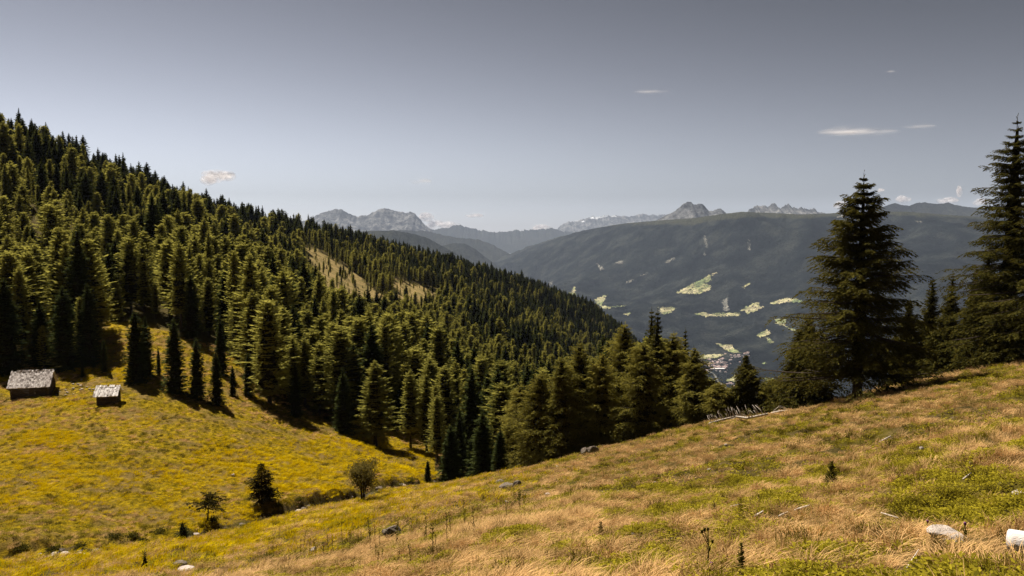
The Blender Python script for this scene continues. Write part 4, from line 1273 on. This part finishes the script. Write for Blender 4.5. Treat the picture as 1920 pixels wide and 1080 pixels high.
def stick(px0, py0, px1, py1, wpx, label, mat='dead_wood'):
    a = near_at(px0, py0); b = near_at(px1, py1)
    mb = MB(); w = wpx / F * a[3] / 2
    for q_ in np.linspace(0, 1, 6):
        cx_ = a[0] + (b[0] - a[0]) * q_; cy_ = a[1] + (b[1] - a[1]) * q_; CLEAR.append((cx_ * .985, cy_ * .985, .16))
    p0 = Vector((a[0], a[1], a[2] + .07)); p1 = Vector((b[0], b[1], b[2] + .09)); mid = p0.lerp(p1, .5)
    mb.tube([p0, p0.lerp(mid, .5), mid, p1], [w, w * 1.1, w, w * .7], 7)
    return tag(mb.build('stick', M[mat], None, True), label, 'stick')


stick(1414, 979, 1431, 969, 5, 'short thick broken stick, left of the three grey sticks')
stick(1460, 978, 1477, 971, 4, 'short stub of stick between the two longer grey sticks')
stick(1491, 967, 1518, 959, 5, 'straight grey stick, right of the three grey sticks')
stick(1648, 833, 1670, 823, 3, 'thin curved pale branch lying on the upper right slope')
stick(1369, 957, 1386, 955, 3, 'thin pale twig lying in the tan grass')
stick(1652, 972, 1684, 984, 2, 'long thin bleached twig near the lower right tussocks')
stick(1700, 1080, 1722, 1048, 2.5, 'upright leaning bleached twig at the bottom edge')
stick(1806, 907, 1820, 899, 3, 'pale forked twig on the right slope')

# fallen dead trees on the crest
def dead_tree(pts_px, wpx, spikes, label, seed, splen=(8, 23)):
    rng = np.random.default_rng(seed)
    P = []
    for px, py, lift in pts_px:
        x, y, z, r = near_at(px, py); P.append(Vector((x, y, z + lift)))
    t = thing('fallen_tree', P[0], label, 'dead tree')
    L = [p - P[0] for p in P]; w = wpx / F * 76 / 2
    mb = MB(); mb.tube(L, [w * (1 - .5 * i / len(L)) for i in range(len(L))], 8); mb.build('trunk', M['dead_wood'], t, True)
    mb = MB()
    for k in range(spikes):
        f = (k + rng.uniform(.1, .9)) / spikes * (len(L) - 1) * .95 + .1; i = min(int(f), len(L) - 2)
        b = L[i].lerp(L[i + 1], f - i)
        ln = rng.uniform(*splen) / F * 76
        d = Vector((-.55 + rng.normal(0, .22), rng.normal(0, .5), 1.0)).normalized()
        e = b + d * ln; m1 = b.lerp(e, .5) + Vector((rng.normal(0, .06), 0, .05 * ln))
        e2 = e + Vector((.16 * ln * rng.uniform(-1, 1), 0, -.04 * ln))
        mb.tube([b, m1, e2], [.030, .020, .007], 5)
    mb.build('branches', M['dead_wood'], t, True)
    return t


dead_tree([(1330, 797, .1), (1352, 793, .2), (1380, 788, .3), (1402, 782, .55), (1440, 774, .75)], 5, 46, 'bleached fallen tree bristling with bare branches on the slope edge', 4)
dead_tree([(1446, 780, .1), (1462, 777, .15), (1478, 773, .15)], 5, 3, 'short bleached trunk right of the bristling fallen tree', 5, (4, 8))
mb = MB()
x, y, z, r = near_at(1456, 776)
for k in range(4):
    a = .2 + k * .16; mb.tube([(0, .2 * k, -.1), (math.cos(a) * .8 + .2, .1 * k, 1.0 - .1 * k), (2.0 + .25 * k, .1, .75 - .13 * k), (3.0 + .2 * k, 0, .0)], [.022, .018, .012, .005], 5)
o = mb.build('dead_branch', M['dead_wood'], None, True); o.location = (x, y + .8, z)
o.scale = (.5, .5, .55); tag(o, 'arched spray of bleached branches above the short trunk', 'branch')


# ------------------------------------------------------------------ grass
def tuft(name, seed, n, h, w, spread, bend, lay, mat, sag=.35, segs=2):
    rng = np.random.default_rng(seed)
    a = rng.uniform(0, 2 * np.pi, n); rad = spread * np.sqrt(rng.uniform(0, 1, n)) * .5
    bx, by = rad * np.cos(a), rad * np.sin(a)
    a2 = a + rng.normal(0, .6, n); hh = h * rng.uniform(.5, 1.15, n); bb = bend * rng.uniform(.3, 1.2, n) * hh
    ox = np.cos(a2) * bb + lay * hh * rng.uniform(.5, 1.3, n); oy = np.sin(a2) * bb
    side = np.stack([-np.sin(a2 + .9 * rng.normal(0, 1, n)), np.cos(a2), np.zeros(n)], -1)
    V = []; ts = np.linspace(0, 1, segs + 1)
    for t in ts:
        c = np.stack([bx + ox * t ** 1.6, by + oy * t ** 1.6, hh * (t - sag * t * t) - .03 * (t == 0)], -1)
        ww = (w * (1 - .85 * t)) * .5
        V.append(c - side * ww); V.append(c + side * ww)
    V = np.stack(V, 1); m_ = V.shape[1]; b = np.arange(n)[:, None] * m_
    Qd = np.concatenate([np.concatenate([b + 2 * j, b + 2 * j + 1, b + 2 * j + 3, b + 2 * j + 2], 1) for j in range(segs)])
    return D.objects.new(name, mesh_np(name, V.reshape(-1, 3), Qd, mat))


def herb(name, seed, n, rad, h, leaf, mat):
    rng = np.random.default_rng(seed)
    a = rng.uniform(0, 6.28, n); r = rad * np.sqrt(rng.uniform(0, 1, n))
    p = np.stack([r * np.cos(a), r * np.sin(a), h * (1 - (r / rad) ** 2 * .6) * rng.uniform(.2, 1, n)], -1)
    d = norm(np.c_[np.cos(a) + rng.normal(0, .6, n), np.sin(a) + rng.normal(0, .6, n), rng.uniform(-.2, .9, n)])
    v, q = quads_from(p, d, leaf * rng.uniform(.6, 1.3, n), leaf * rng.uniform(.2, .34, n), rng, .5)
    return D.objects.new(name, mesh_np(name, v, q, mat))


PN = []      # near prototypes: 0-2 tan tussocks, 3-4 short green, 5 sedge tussock, 6-7 herb, 8 tan wisps
for k in range(3): PN.append(tuft('tan_tussock', 900 + k, 100, .27, .008, .30, .80, .40, M['grass_tan'], .50, 3))
for k in range(2): PN.append(tuft('green_tuft', 910 + k, 44, .15, .008, .30, .6, .2, M['grass_green'], .3))
PN.append(tuft('sedge_tussock', 920, 100, .22, .008, .30, .85, .2, M['grass_dark'], .35, 3))
for k in range(2): PN.append(herb('herb_patch', 930 + k, 70, .19, .11, .045, M['herb']))
PN.append(tuft('tan_wisps', 940, 20, .22, .007, .34, .5, .8, M['grass_tan'], .45, 3))
PM = []      # further away: 0-1 tan tussock, 2-3 green, 4 sedge, 5 herb, 6-7 mustard
for k in range(2): PM.append(tuft('tan_tussock_far', 940 + k, 80, .36, .014, .55, .65, .45, M['grass_tan'], .50))
for k in range(2): PM.append(tuft('green_tuft_far', 950 + k, 44, .20, .02, .55, .5, .2, M['grass_green'], .3))
PM.append(tuft('sedge_tussock_far', 955, 80, .38, .016, .5, .6, .2, M['grass_dark'], .35))
PM.append(herb('herb_patch_far', 958, 56, .36, .20, .10, M['herb']))
for k in range(2): PM.append(tuft('mustard_tuft', 960 + k, 60, .42, .03, .8, .55, .45, M['grass_mustard'], .45))


def sow(n, r0, r1, t0=-.74, t1=.74, area=True):
    th = RNG.uniform(t0, t1, n)
    r = np.sqrt(RNG.uniform(r0 * r0, r1 * r1, n)) if area else np.exp(RNG.uniform(math.log(r0), math.log(r1), n))
    x, y = r * np.sin(th), r * np.cos(th); z = ground(x, y)
    return x, y, z, r


def greenness(x, y):
    px, py = project(x, y, ground(x, y, False))
    g = .95 * fbm(x / 1.2, y / 1.2, 3, 201) + .55 * fbm(x / 5.5, y / 7.5, 3, 205)
    g += .42 * np.clip((py - 1000) / 70, 0, 1) * np.clip((px - 1380) / 160, 0, 1) + .30 * np.exp(-((px - 1450) / 130) ** 2 - ((py - 825) / 40) ** 2) - .16 * np.exp(-((px - 1480) / 220) ** 2 - ((py - 965) / 60) ** 2)
    return g


def lay_dir(x, y):
    return 2.2 * fbm(x / 5, y / 5, 2, 211) - .35 + RNG.normal(0, .45, len(x))


def near_layer(n, r0, r1, r2):
    x, y, z, r = sow(n, r0, r1)
    fo, ba, mw, sd = land(x, y, z); k_ = ~fo & (sd > .5)
    x, y, z, r = x[k_], y[k_], z[k_], r[k_]
    return x, y, z, r, greenness(x, y), RNG.uniform(0, 1, len(x))


PX_, KX_, RX_, SX_ = [], [], [], []


def clear_mask(x, y):
    ok = np.ones(len(x), bool)
    for cx_, cy_, cr_ in CLEAR: ok &= (x - cx_) ** 2 + (y - cy_) ** 2 > cr_ * cr_
    return ok


def add_layer(x, y, z, k, s, sz, turn=None):
    ok = clear_mask(x, y); x, y, z, k, s, sz = x[ok], y[ok], z[ok], k[ok], s[ok], sz[ok]
    PX_.append(np.c_[x, y, z]); KX_.append(k); RX_.append(lay_dir(x, y) if turn is None else turn); SX_.append(np.c_[s, s, s * sz])


R1 = 26
# short green sward and herbs under everything
x, y, z, r, g, u = near_layer(36000, 3.2, R1, 0)
k = np.where(u < np.clip(.50 - 1.1 * g, .12, .85), 3 + RNG.integers(0, 2, len(x)), 6 + RNG.integers(0, 2, len(x)))
kp = RNG.uniform(0, 1, len(x)) < np.clip(.62 + 1.3 * g, .18, 1)
add_layer(x[kp], y[kp], z[kp], k[kp], RNG.uniform(.55, 1.2, kp.sum()), RNG.uniform(.6, 1.1, kp.sum()))
# loose dry wisps
x, y, z, r, g, u = near_layer(26000, 3.2, R1, 0)
kp = u < np.clip(.42 - 1.9 * g, .03, 1)
add_layer(x[kp], y[kp], z[kp], np.full(kp.sum(), 8), RNG.uniform(.6, 1.15, kp.sum()), RNG.uniform(.6, 1.1, kp.sum()))
# tussocks, each standing clear of the next
x, y, z, r, g, u = near_layer(7800, 3.2, R1, 0)
kp = u < np.clip(.66 - 2.1 * g, .03, 1)
dk = RNG.uniform(0, 1, len(x)) < .12 + .2 * np.clip(g, 0, 1)
kp |= dk & (u < .5)
k = np.where(dk, 5, RNG.integers(0, 3, len(x)))
add_layer(x[kp], y[kp], z[kp], k[kp], RNG.uniform(.5, 1.45, kp.sum()), RNG.uniform(.75, 1.1, kp.sum()))
PX_, KX_, RX_, SX_ = np.vstack(PX_), np.concatenate(KX_), np.concatenate(RX_), np.vstack(SX_)
scatter('grass', PN, PX_, KX_, RX_, SX_, 'dry tan tussocks and green tufts of the near slope', 'grass', RNG.normal(0, .1, (len(PX_), 2)))

x, y, z, r = sow(135000, R1 - 1, 172)
fo, ba, mw, sd = land(x, y, z); px, py = project(x, y, z); cyy = np.interp(px, CREST_PX, CREST_Y)
k_ = clear_mask(x, y) & (~fo | ((r < 215) & (r > 105) & (RNG.uniform(0, 1, len(x)) < .8))) & (sd > .8) & (mw | fo | (y < cyy + 8)) & (RNG.uniform(0, 1, len(x)) < np.clip(45 / r, .25, 1) * 1.3)
x, y, z, r, mw, px, py = x[k_], y[k_], z[k_], r[k_], mw[k_], px[k_], py[k_]
g = greenness(x, y); u = RNG.uniform(0, 1, len(x)); n_ = len(x)
tanp = u < np.clip(.50 - 1.9 * g, .04, .95)
kk = np.where(tanp, RNG.integers(0, 2, n_), np.where(RNG.uniform(0, 1, n_) < .5, 2 + RNG.integers(0, 2, n_), 5))
kk = np.where(RNG.uniform(0, 1, n_) < .08 + .12 * np.clip(g, 0, 1), 4, kk)
mm_ = .9 * fbm(x / 8, y / 6, 3, 221) + .7 * fbm(x / 24, y / 14, 2, 222) + RNG.normal(0, .2, n_) + 1.0 * np.clip((838 - py) / 60, 0, 1) * np.clip((px - 280) / 180, 0, 1) + .5 * np.clip((py - 965) / 30, 0, 1) + .75 * np.exp(-((py - 738) / 28) ** 2) + .6 * np.clip((712 - py) / 20, 0, 1)
kk = np.where(~mw & ~fo[k_] & (RNG.uniform(0, 1, n_) < np.interp(px, [0, 650, 1100], [.42, .34, 0]) * np.clip((r - 27) / 22, 0, 1)), 6 + RNG.integers(0, 2, n_), kk)
kk = np.where(mw & (mm_ < .16), 6 + RNG.integers(0, 2, n_), kk)
kk = np.where(mw & (RNG.uniform(0, 1, n_) < np.clip(.10 + 1.1 * fbm(x / 14, y / 8, 3, 233), 0, .75)), 2 + RNG.integers(0, 2, n_), kk)
kk = np.where(mw & (RNG.uniform(0, 1, n_) < .02 + .22 * (fbm(x / 3, y / 2, 2, 231) > .36)), 4, kk)
s = RNG.uniform(.5, 1.4, n_) * np.interp(r, [24, 60, 150], [.8, 1.0, 1.35]) * np.where(mw, .8, 1.0)
s = np.where((kk == 2) | (kk == 3) | (kk == 5), s * .9, s)
print('GRASS', len(PX_), n_)
scatter('meadow_grass', PM, np.c_[x, y, z], kk, lay_dir(x, y), np.c_[s, s, s * RNG.uniform(.6, 1.1, n_)], 'yellow and tan grass of the meadow and the farther slope', 'grass', RNG.normal(0, .1, (n_, 2)))


# ------------------------------------------------------------------ tall weeds
def weed(name, px, py, top, label, seed, wide=.16, leafy=70, heads=0, lean=0.0, cat='plant', group=None):
    rng = np.random.default_rng(seed)
    x, y, z, r = near_at(px, py)
    H = float(at(px, top, y)[2]) - z
    t = thing(name, (x, y, z), label, cat, group, 0)
    mb = MB(); ends = []
    mb.tube([(0, 0, -.05), (.01, 0, H * .5), (lean * H, 0, H)], [.007, .006, .004], 6); ends.append((lean * H, 0, H))
    for k in range(5 if heads else 2):
        zz = H * rng.uniform(.35, .75); a = rng.uniform(0, 6.28); ll = H * rng.uniform(.15, .3)
        e = (math.cos(a) * ll * .6, math.sin(a) * ll * .6, min(zz + ll, H * .97)); mb.tube([(0, 0, zz), e], [.005, .003], 5); ends.append(e)
    mb.build('stem', M['weed'], t, True)
    n = leafy; u = rng.uniform(.05, 1, n); a = rng.uniform(0, 6.28, n)
    b = np.c_[lean * H * u, np.zeros(n), H * u]
    d = norm(np.c_[np.cos(a), np.sin(a), rng.uniform(0, 1.2, n)])
    v, q = quads_from(b, d, wide * H * rng.uniform(.4, 1, n) * (1.2 - u), np.full(n, .011) * rng.uniform(.7, 1.4, n) * max(H, .3) / .5, rng, .6)
    link('leaves', mesh_np('weed_leaves', v, q, M['weed']), t)
    for e in ends[:heads]:
        mb = MB(); e = Vector(e)
        mb.tube([e - Vector((0, 0, .004)), e + Vector((0, 0, .010)), e + Vector((0, 0, .024)), e + Vector((0, 0, .03))], [.006, .014, .012, .016], 8)
        mb.build('flower_head', M['thistle'] if heads < 3 else M['weed'], t, True)
    return t


m, nt, out = new_mat('thistle_bloom'); bsdf(nt, out, (.16, .045, .16), .8); M['thistle'] = m
weed('thistle', 1326, 1076, 995, 'tall branching thistle with dark seed heads at the bottom edge', 1, .10, 40, 5)
weed('leafy_weed', 1389, 1082, 1018, 'bushy upright leafy weed at the bottom edge, right of the thistle', 2, .30, 190)
weed('thistle', 1334, 1090, 1060, 'low thistle with a purple bloom at the bottom edge', 3, .3, 70, 1)
weed('leafy_weed', 1558, 915, 866, 'bright bushy plant in the middle of the right slope', 4, .55, 260)
weed('leafy_weed', 1738, 1012, 980, 'small umbrella-topped weed left of the pale stone slab', 5, .22, 40, 1)
weed('leafy_weed', 1808, 1020, 985, 'dark weed rising against the pale stone slab', 6, .3, 60, 1)
weed('leafy_weed', 1126, 1012, 978, 'ragged dark weed clump right of the boulder slope', 7, .5, 120)
weed('leafy_weed', 1338, 968, 940, 'dark scrubby weed in the tan grass left of the sticks', 8, .6, 110)
rng = np.random.default_rng(9)
stm = None
for k in range(44):
    if k < 30: px, py = rng.uniform(480, 900), rng.uniform(985, 1065)
    elif k < 38: px, py = rng.uniform(560, 760), rng.uniform(1020, 1075)
    else: px, py = rng.uniform(940, 980), rng.uniform(950, 985)
    x, y, z, r = near_at(px, py)
    if stm is None:
        mb = MB(); mb.tube([(0, 0, -.05), (.01, 0, .3), (.03, .0, .62)], [.008, .006, .004], 5); a_ = mb.mesh('stalk', M['weed'])
        n = 26; u = rng.uniform(.2, 1, n); a = rng.uniform(0, 6.28, n)
        v, q = quads_from(np.c_[.03 * u, 0 * u, .62 * u], norm(np.c_[np.cos(a), np.sin(a), rng.uniform(.3, 1.5, n)]), rng.uniform(.04, .09, n), np.full(n, .010), rng, .6)
        b_ = mesh_np('stalk_leaves', v, q, M['weed']); stm = (a_, b_)
    sc = rng.uniform(.6, 1.35)
    t = thing('dead_stalk', (x, y, z), 'thin dark dried flower stalk standing in the tan grass', 'plant', 'dried stalks on the lower slope', rng.uniform(0, 6.28), (1, 1, sc))
    t.rotation_euler = (rng.normal(0, .06), rng.normal(0, .06), rng.uniform(0, 6.28))
    link('stem', stm[0], t); link('leaves', stm[1], t)

# dark low shrubs on the brook bank
for k, (px, py, w) in enumerate([(300, 1000, 30), (262, 1018, 26), (215, 1010, 34), (150, 1028, 22), (100, 1032, 26), (40, 1030, 30), (400, 978, 22), (345, 998, 20), (520, 950, 26), (560, 940, 20), (770, 905, 28), (745, 912, 22), (250, 1008, 22)]):
    x, y, z, r = near_at(px, py, 30)
    R_ = w / F * r / 2; rg = np.random.default_rng(40 + k); n = 420
    p = rg.normal(0, .42, (n, 3)) * [R_, R_, R_ * .45]; p[:, 2] = np.abs(p[:, 2]) + .02
    v, q = quads_from(p, norm(rg.normal(0, 1, (n, 3)) + [0, 0, .6]), rg.uniform(.08, .2, n), rg.uniform(.02, .05, n), rg, .8)
    o = link('shrub', mesh_np('shrub', v, q, M['weed'])); o.location = (x, y, z)
    tag(o, 'low dark shrub hugging the brook bank', 'shrub', 'shrubs along the brook')

# ------------------------------------------------------------------ village far down in the valley
m, nt, out = new_mat('house_wall'); oi = nt.nodes.new('ShaderNodeObjectInfo')
bsdf(nt, out, ramp(nt, oi.outputs['Random'], [(0, (.55, .50, .45)), (1, (.82, .80, .78))]), .9); M['house_wall'] = m
m, nt, out = new_mat('house_roof'); oi = nt.nodes.new('ShaderNodeObjectInfo')
bsdf(nt, out, ramp(nt, oi.outputs['Random'], [(0, (.12, .11, .11)), (.45, (.30, .22, .20)), (1, (.52, .38, .35))]), .9); M['house_roof'] = m
mb = MB(); mb.box((0, 0, 2), (6.5, 5, 4)); hw_ = mb.mesh('house_wall', M['house_wall'])
mb = MB(); a = 7.4; b = 6.0
mb.poly([(-a, -b, 5.6), (a, -b, 5.6), (a, 0, 9.4), (-a, 0, 9.4)]); mb.poly([(a, b, 5.6), (-a, b, 5.6), (-a, 0, 9.4), (a, 0, 9.4)])
mb.poly([(-a, -b, 5.3), (-a, b, 5.3), (-a, 0, 9.1)]); mb.poly([(a, -b, 5.3), (a, 0, 9.1), (a, b, 5.3)])
hr_ = mb.mesh('house_roof', M['house_roof'])
rng = np.random.default_rng(12)
pos = []
for k in range(120):
    if k < 92: px, py = 1342 + rng.normal(0, 17), 684 + rng.normal(0, 6.5)
    elif k < 106: px, py = 1380 + rng.normal(0, 12), 668 + rng.normal(0, 3)
    elif k < 112: px, py = 1398 + rng.normal(0, 9), 664 + rng.normal(0, 3)
    else: px, py = 1365 + rng.normal(0, 14), 722 + rng.normal(0, 3)
    pos.append((min(max(px, 1300), 1420), py))
W_ = far_at([p[0] for p in pos], [p[1] for p in pos])
for k, p in enumerate(W_):
    h_ = float(far_ground(np.array([p[0]]), np.array([p[1]]))[0])
    s = float(rng.uniform(.7, 1.25))
    t = thing('village_house', (float(p[0]), float(p[1]), h_), 'tiny pale house with a reddish roof in the far valley village', 'house', 'houses of the valley village', float(rng.uniform(0, 3.14)), (s * float(rng.uniform(1, 1.5)), s, s))
    link('wall', hw_, t); link('roof', hr_, t)
p = far_at([1345, ], [693.5])[0]
mb = MB(); mb.box((0, 0, 4), (52, 12, 6)); t = thing('long_hall', tuple(map(float, p)), 'long white flat-roofed hall at the near edge of the valley village', 'building', rotz=.1)
mb.build('wall', M['house_wall'], t); mb = MB(); mb.box((0, 0, 10.3), (53, 13, .28)); mb.build('roof', M['house_wall'], t)
# valley road
mb = MB(); rp = far_at(np.array([1325, 1336, 1340, 1343, 1345, 1352, 1360.]), np.array([697, 702, 706, 712, 716, 724, 730.]))
rp[:, 2] = far_ground(rp[:, 0], rp[:, 1]) + 10
for i in range(len(rp) - 1):
    a, b = rp[i], rp[i + 1]; mb.poly([a + [-7, 0, 0], a + [7, 0, 0], b + [7, 0, 0], b + [-7, 0, 0]])
tag(mb.build('road', M['scree']), 'pale road leaving the valley village', 'road', kind='structure')

# ------------------------------------------------------------------ clouds, beyond the haze
m, nt, out = new_mat('cloud_vapour')
tc = nt.nodes.new('ShaderNodeTexCoord').outputs['Object']
lw = nt.nodes.new('ShaderNodeLayerWeight'); lw.inputs['Blend'].default_value = .5
oi = nt.nodes.new('ShaderNodeObjectInfo'); sepc = nt.nodes.new('ShaderNodeSeparateColor'); nt.links.new(oi.outputs['Color'], sepc.inputs[0])
fac = math_(nt, 'POWER', math_(nt, 'SUBTRACT', 1.0, lw.outputs['Facing']), 1.6)
nz = ramp(nt, noise(nt, 2.2, 6, .62, tc), [(.36, (0, 0, 0)), (.66, (1, 1, 1))])
al = math_(nt, 'MULTIPLY', math_(nt, 'MULTIPLY', fac, nz), sepc.outputs[0], True)
df = nt.nodes.new('ShaderNodeBsdfDiffuse'); df.inputs['Color'].default_value = (.95, .90, .88, 1)
tl_ = nt.nodes.new('ShaderNodeBsdfTranslucent'); tl_.inputs['Color'].default_value = (.95, .90, .88, 1)
m1 = nt.nodes.new('ShaderNodeMixShader'); m1.inputs[0].default_value = .5; nt.links.new(df.outputs[0], m1.inputs[1]); nt.links.new(tl_.outputs[0], m1.inputs[2])
tr = nt.nodes.new('ShaderNodeBsdfTransparent'); m2 = nt.nodes.new('ShaderNodeMixShader')
nt.links.new(al, m2.inputs[0]); nt.links.new(tr.outputs[0], m2.inputs[1]); nt.links.new(m1.outputs[0], m2.inputs[2]); nt.links.new(m2.outputs[0], out.inputs['Surface']); M['cloud'] = m
import bmesh
cloud_meshes = []
for k in range(4):
    rg = np.random.default_rng(60 + k); bm = bmesh.new()
    for j in range(7):
        r_ = bmesh.ops.create_icosphere(bm, subdivisions=3, radius=1)
        cx_ = rg.uniform(-.62, .62); rad = rg.uniform(.26, .5) * (1 - .5 * abs(cx_)); cz_ = rg.uniform(-.25, .35) * (1 - abs(cx_)); cy_ = rg.uniform(-.3, .3)
        for v in r_['verts']: v.co = (cx_ + v.co.x * rad * 1.3, cy_ + v.co.y * rad, cz_ + v.co.z * rad * 1.25)
    cm_ = D.meshes.new('cloud'); bm.to_mesh(cm_); bm.free(); cm_.materials.append(m)
    cm_.polygons.foreach_set('use_smooth', np.full(len(cm_.polygons), True, bool)); cloud_meshes.append(cm_)
CLOUDS = [(400, 333, 62, 27, 1.0, 'small bright cloud above the left forest skyline'), (1608, 248, 130, 18, .16, 'long thin streak of cloud in the upper right sky'), (1722, 238, 60, 10, .07, 'faint wisp of cloud right of the long streak'),
          (800, 406, 34, 15, .8, 'small pink-white cloud at the right shoulder of the massif'), (812, 421, 30, 16, .8, 'small cloud low behind the right foot of the massif'), (843, 424, 36, 12, .8, 'low cloud over the small far summit'),
          (890, 405, 36, 9, .5, 'flat little cloud over the middle horizon'), (1018, 428, 46, 15, .8, 'low cloud left of the snowy plateau'), (1574, 384, 30, 14, .8, 'small cloud left of the solitary spruce top'),
          (1694, 375, 26, 11, .8, 'small cloud over the smooth range, right of the solitary spruce'), (1776, 377, 40, 13, .9, 'cloud puff sitting on the smooth range before the tall spruces'), (1799, 358, 14, 18, .5, 'tiny upright cloud above the puff'),
          (1838, 379, 34, 14, .8, 'cloud half hidden by the tallest spruce'), (1222, 172, 60, 9, .05, 'faint wisp high in the middle sky'), (790, 341, 44, 14, .06, 'faint veil of cloud above the massif'), (1672, 134, 22, 5, .05, 'tiny faint cloud fleck high in the right sky'), (1650, 357, 16, 8, .4, 'tiny pink cloud right of the solitary spruce tip')]
for ci, (px, py, w, h, dn, lab) in enumerate(CLOUDS):
    Yc = 62000.0; x, y, z = at(px, py, Yc)
    o = link('cloud', cloud_meshes[ci % 4]); o.location = (float(x), y, float(z)); o.scale = (w * .62 / F * Yc, w * .5 / F * Yc, h * .95 / F * Yc); o.color = (min(1.0, dn * 1.6), dn, dn, 1)
    tag(o, lab, 'cloud')

# ------------------------------------------------------------------ air
mb = MB(); mb.box((0, 22000, 150), (42000, 23000, 1250))
m, nt, out = new_mat('haze_air')
pv = nt.nodes.new('ShaderNodeVolumePrincipled')
pv.inputs['Color'].default_value = (.66, .77, 1.0, 1); pv.inputs['Density'].default_value = 1.72e-5; pv.inputs['Anisotropy'].default_value = 0.0
nt.links.new(pv.outputs[0], out.inputs['Volume'])
tag(mb.build('haze', m), 'thin blue-grey summer haze filling the valley', 'haze', kind='stuff')

# ------------------------------------------------------------------ light
SUN_AZ, SUN_EL = R(-42), R(55)          # azimuth from +Y towards +X
w = D.worlds.new('World'); scene.world = w; w.use_nodes = True
nt = w.node_tree; nt.nodes.clear()
sky = nt.nodes.new('ShaderNodeTexSky'); sky.sky_type = 'NISHITA'; sky.sun_disc = False
sky.sun_elevation = SUN_EL; sky.sun_rotation = SUN_AZ % (2 * math.pi); sky.altitude = 2000; sky.air_density = 1.0; sky.dust_density = 1.0; sky.ozone_density = 1.0
hs = nt.nodes.new('ShaderNodeHueSaturation'); hs.inputs['Saturation'].default_value = .13
bg = nt.nodes.new('ShaderNodeBackground'); bg.inputs['Strength'].default_value = .05
wo = nt.nodes.new('ShaderNodeOutputWorld')
nt.links.new(sky.outputs[0], hs.inputs['Color'])
gm_ = nt.nodes.new('ShaderNodeGamma'); gm_.inputs['Gamma'].default_value = 3.2
nt.links.new(mix(nt, hs.outputs[0], (.125, .125, .125), 1.0, 'MULTIPLY'), gm_.inputs['Color'])
nt.links.new(mix(nt, gm_.outputs[0], (6.0, 5.82, 6.03), 1.0, 'MULTIPLY'), bg.inputs['Color']); nt.links.new(bg.outputs[0], wo.inputs['Surface'])
sl = D.lights.new('sun', 'SUN'); sl.energy = 5.0; sl.angle = R(.5); sl.color = (1, .93, .82)
so = link('sun', sl)
sd_ = Vector((math.sin(SUN_AZ) * math.cos(SUN_EL), math.cos(SUN_AZ) * math.cos(SUN_EL), math.sin(SUN_EL)))
so.rotation_euler = (-sd_).to_track_quat('-Z', 'Y').to_euler()

cam = D.cameras.new('camera'); co = link('camera', cam)
cam.sensor_width = 36; cam.lens = 36 * F / 1920; cam.clip_start = .05; cam.clip_end = 300000
co.rotation_euler = (math.pi / 2 - PITCH, 0, 0)
scene.camera = co

vs = scene.view_settings; vs.view_transform = 'Standard'; vs.look = 'None'; vs.exposure = .97; vs.gamma = 1; vs.use_curve_mapping = False
c = scene.cycles
c.max_bounces = 5; c.diffuse_bounces = 2; c.glossy_bounces = 2; c.transmission_bounces = 3; c.transparent_max_bounces = 40; c.volume_bounces = 0
c.use_adaptive_sampling = False
c.use_denoising = True
try:
    c.denoiser = 'OPENIMAGEDENOISE'; c.denoising_prefilter = 'NONE'; c.denoising_input_passes = 'RGB_ALBEDO_NORMAL'
except Exception as e:
    print(e)
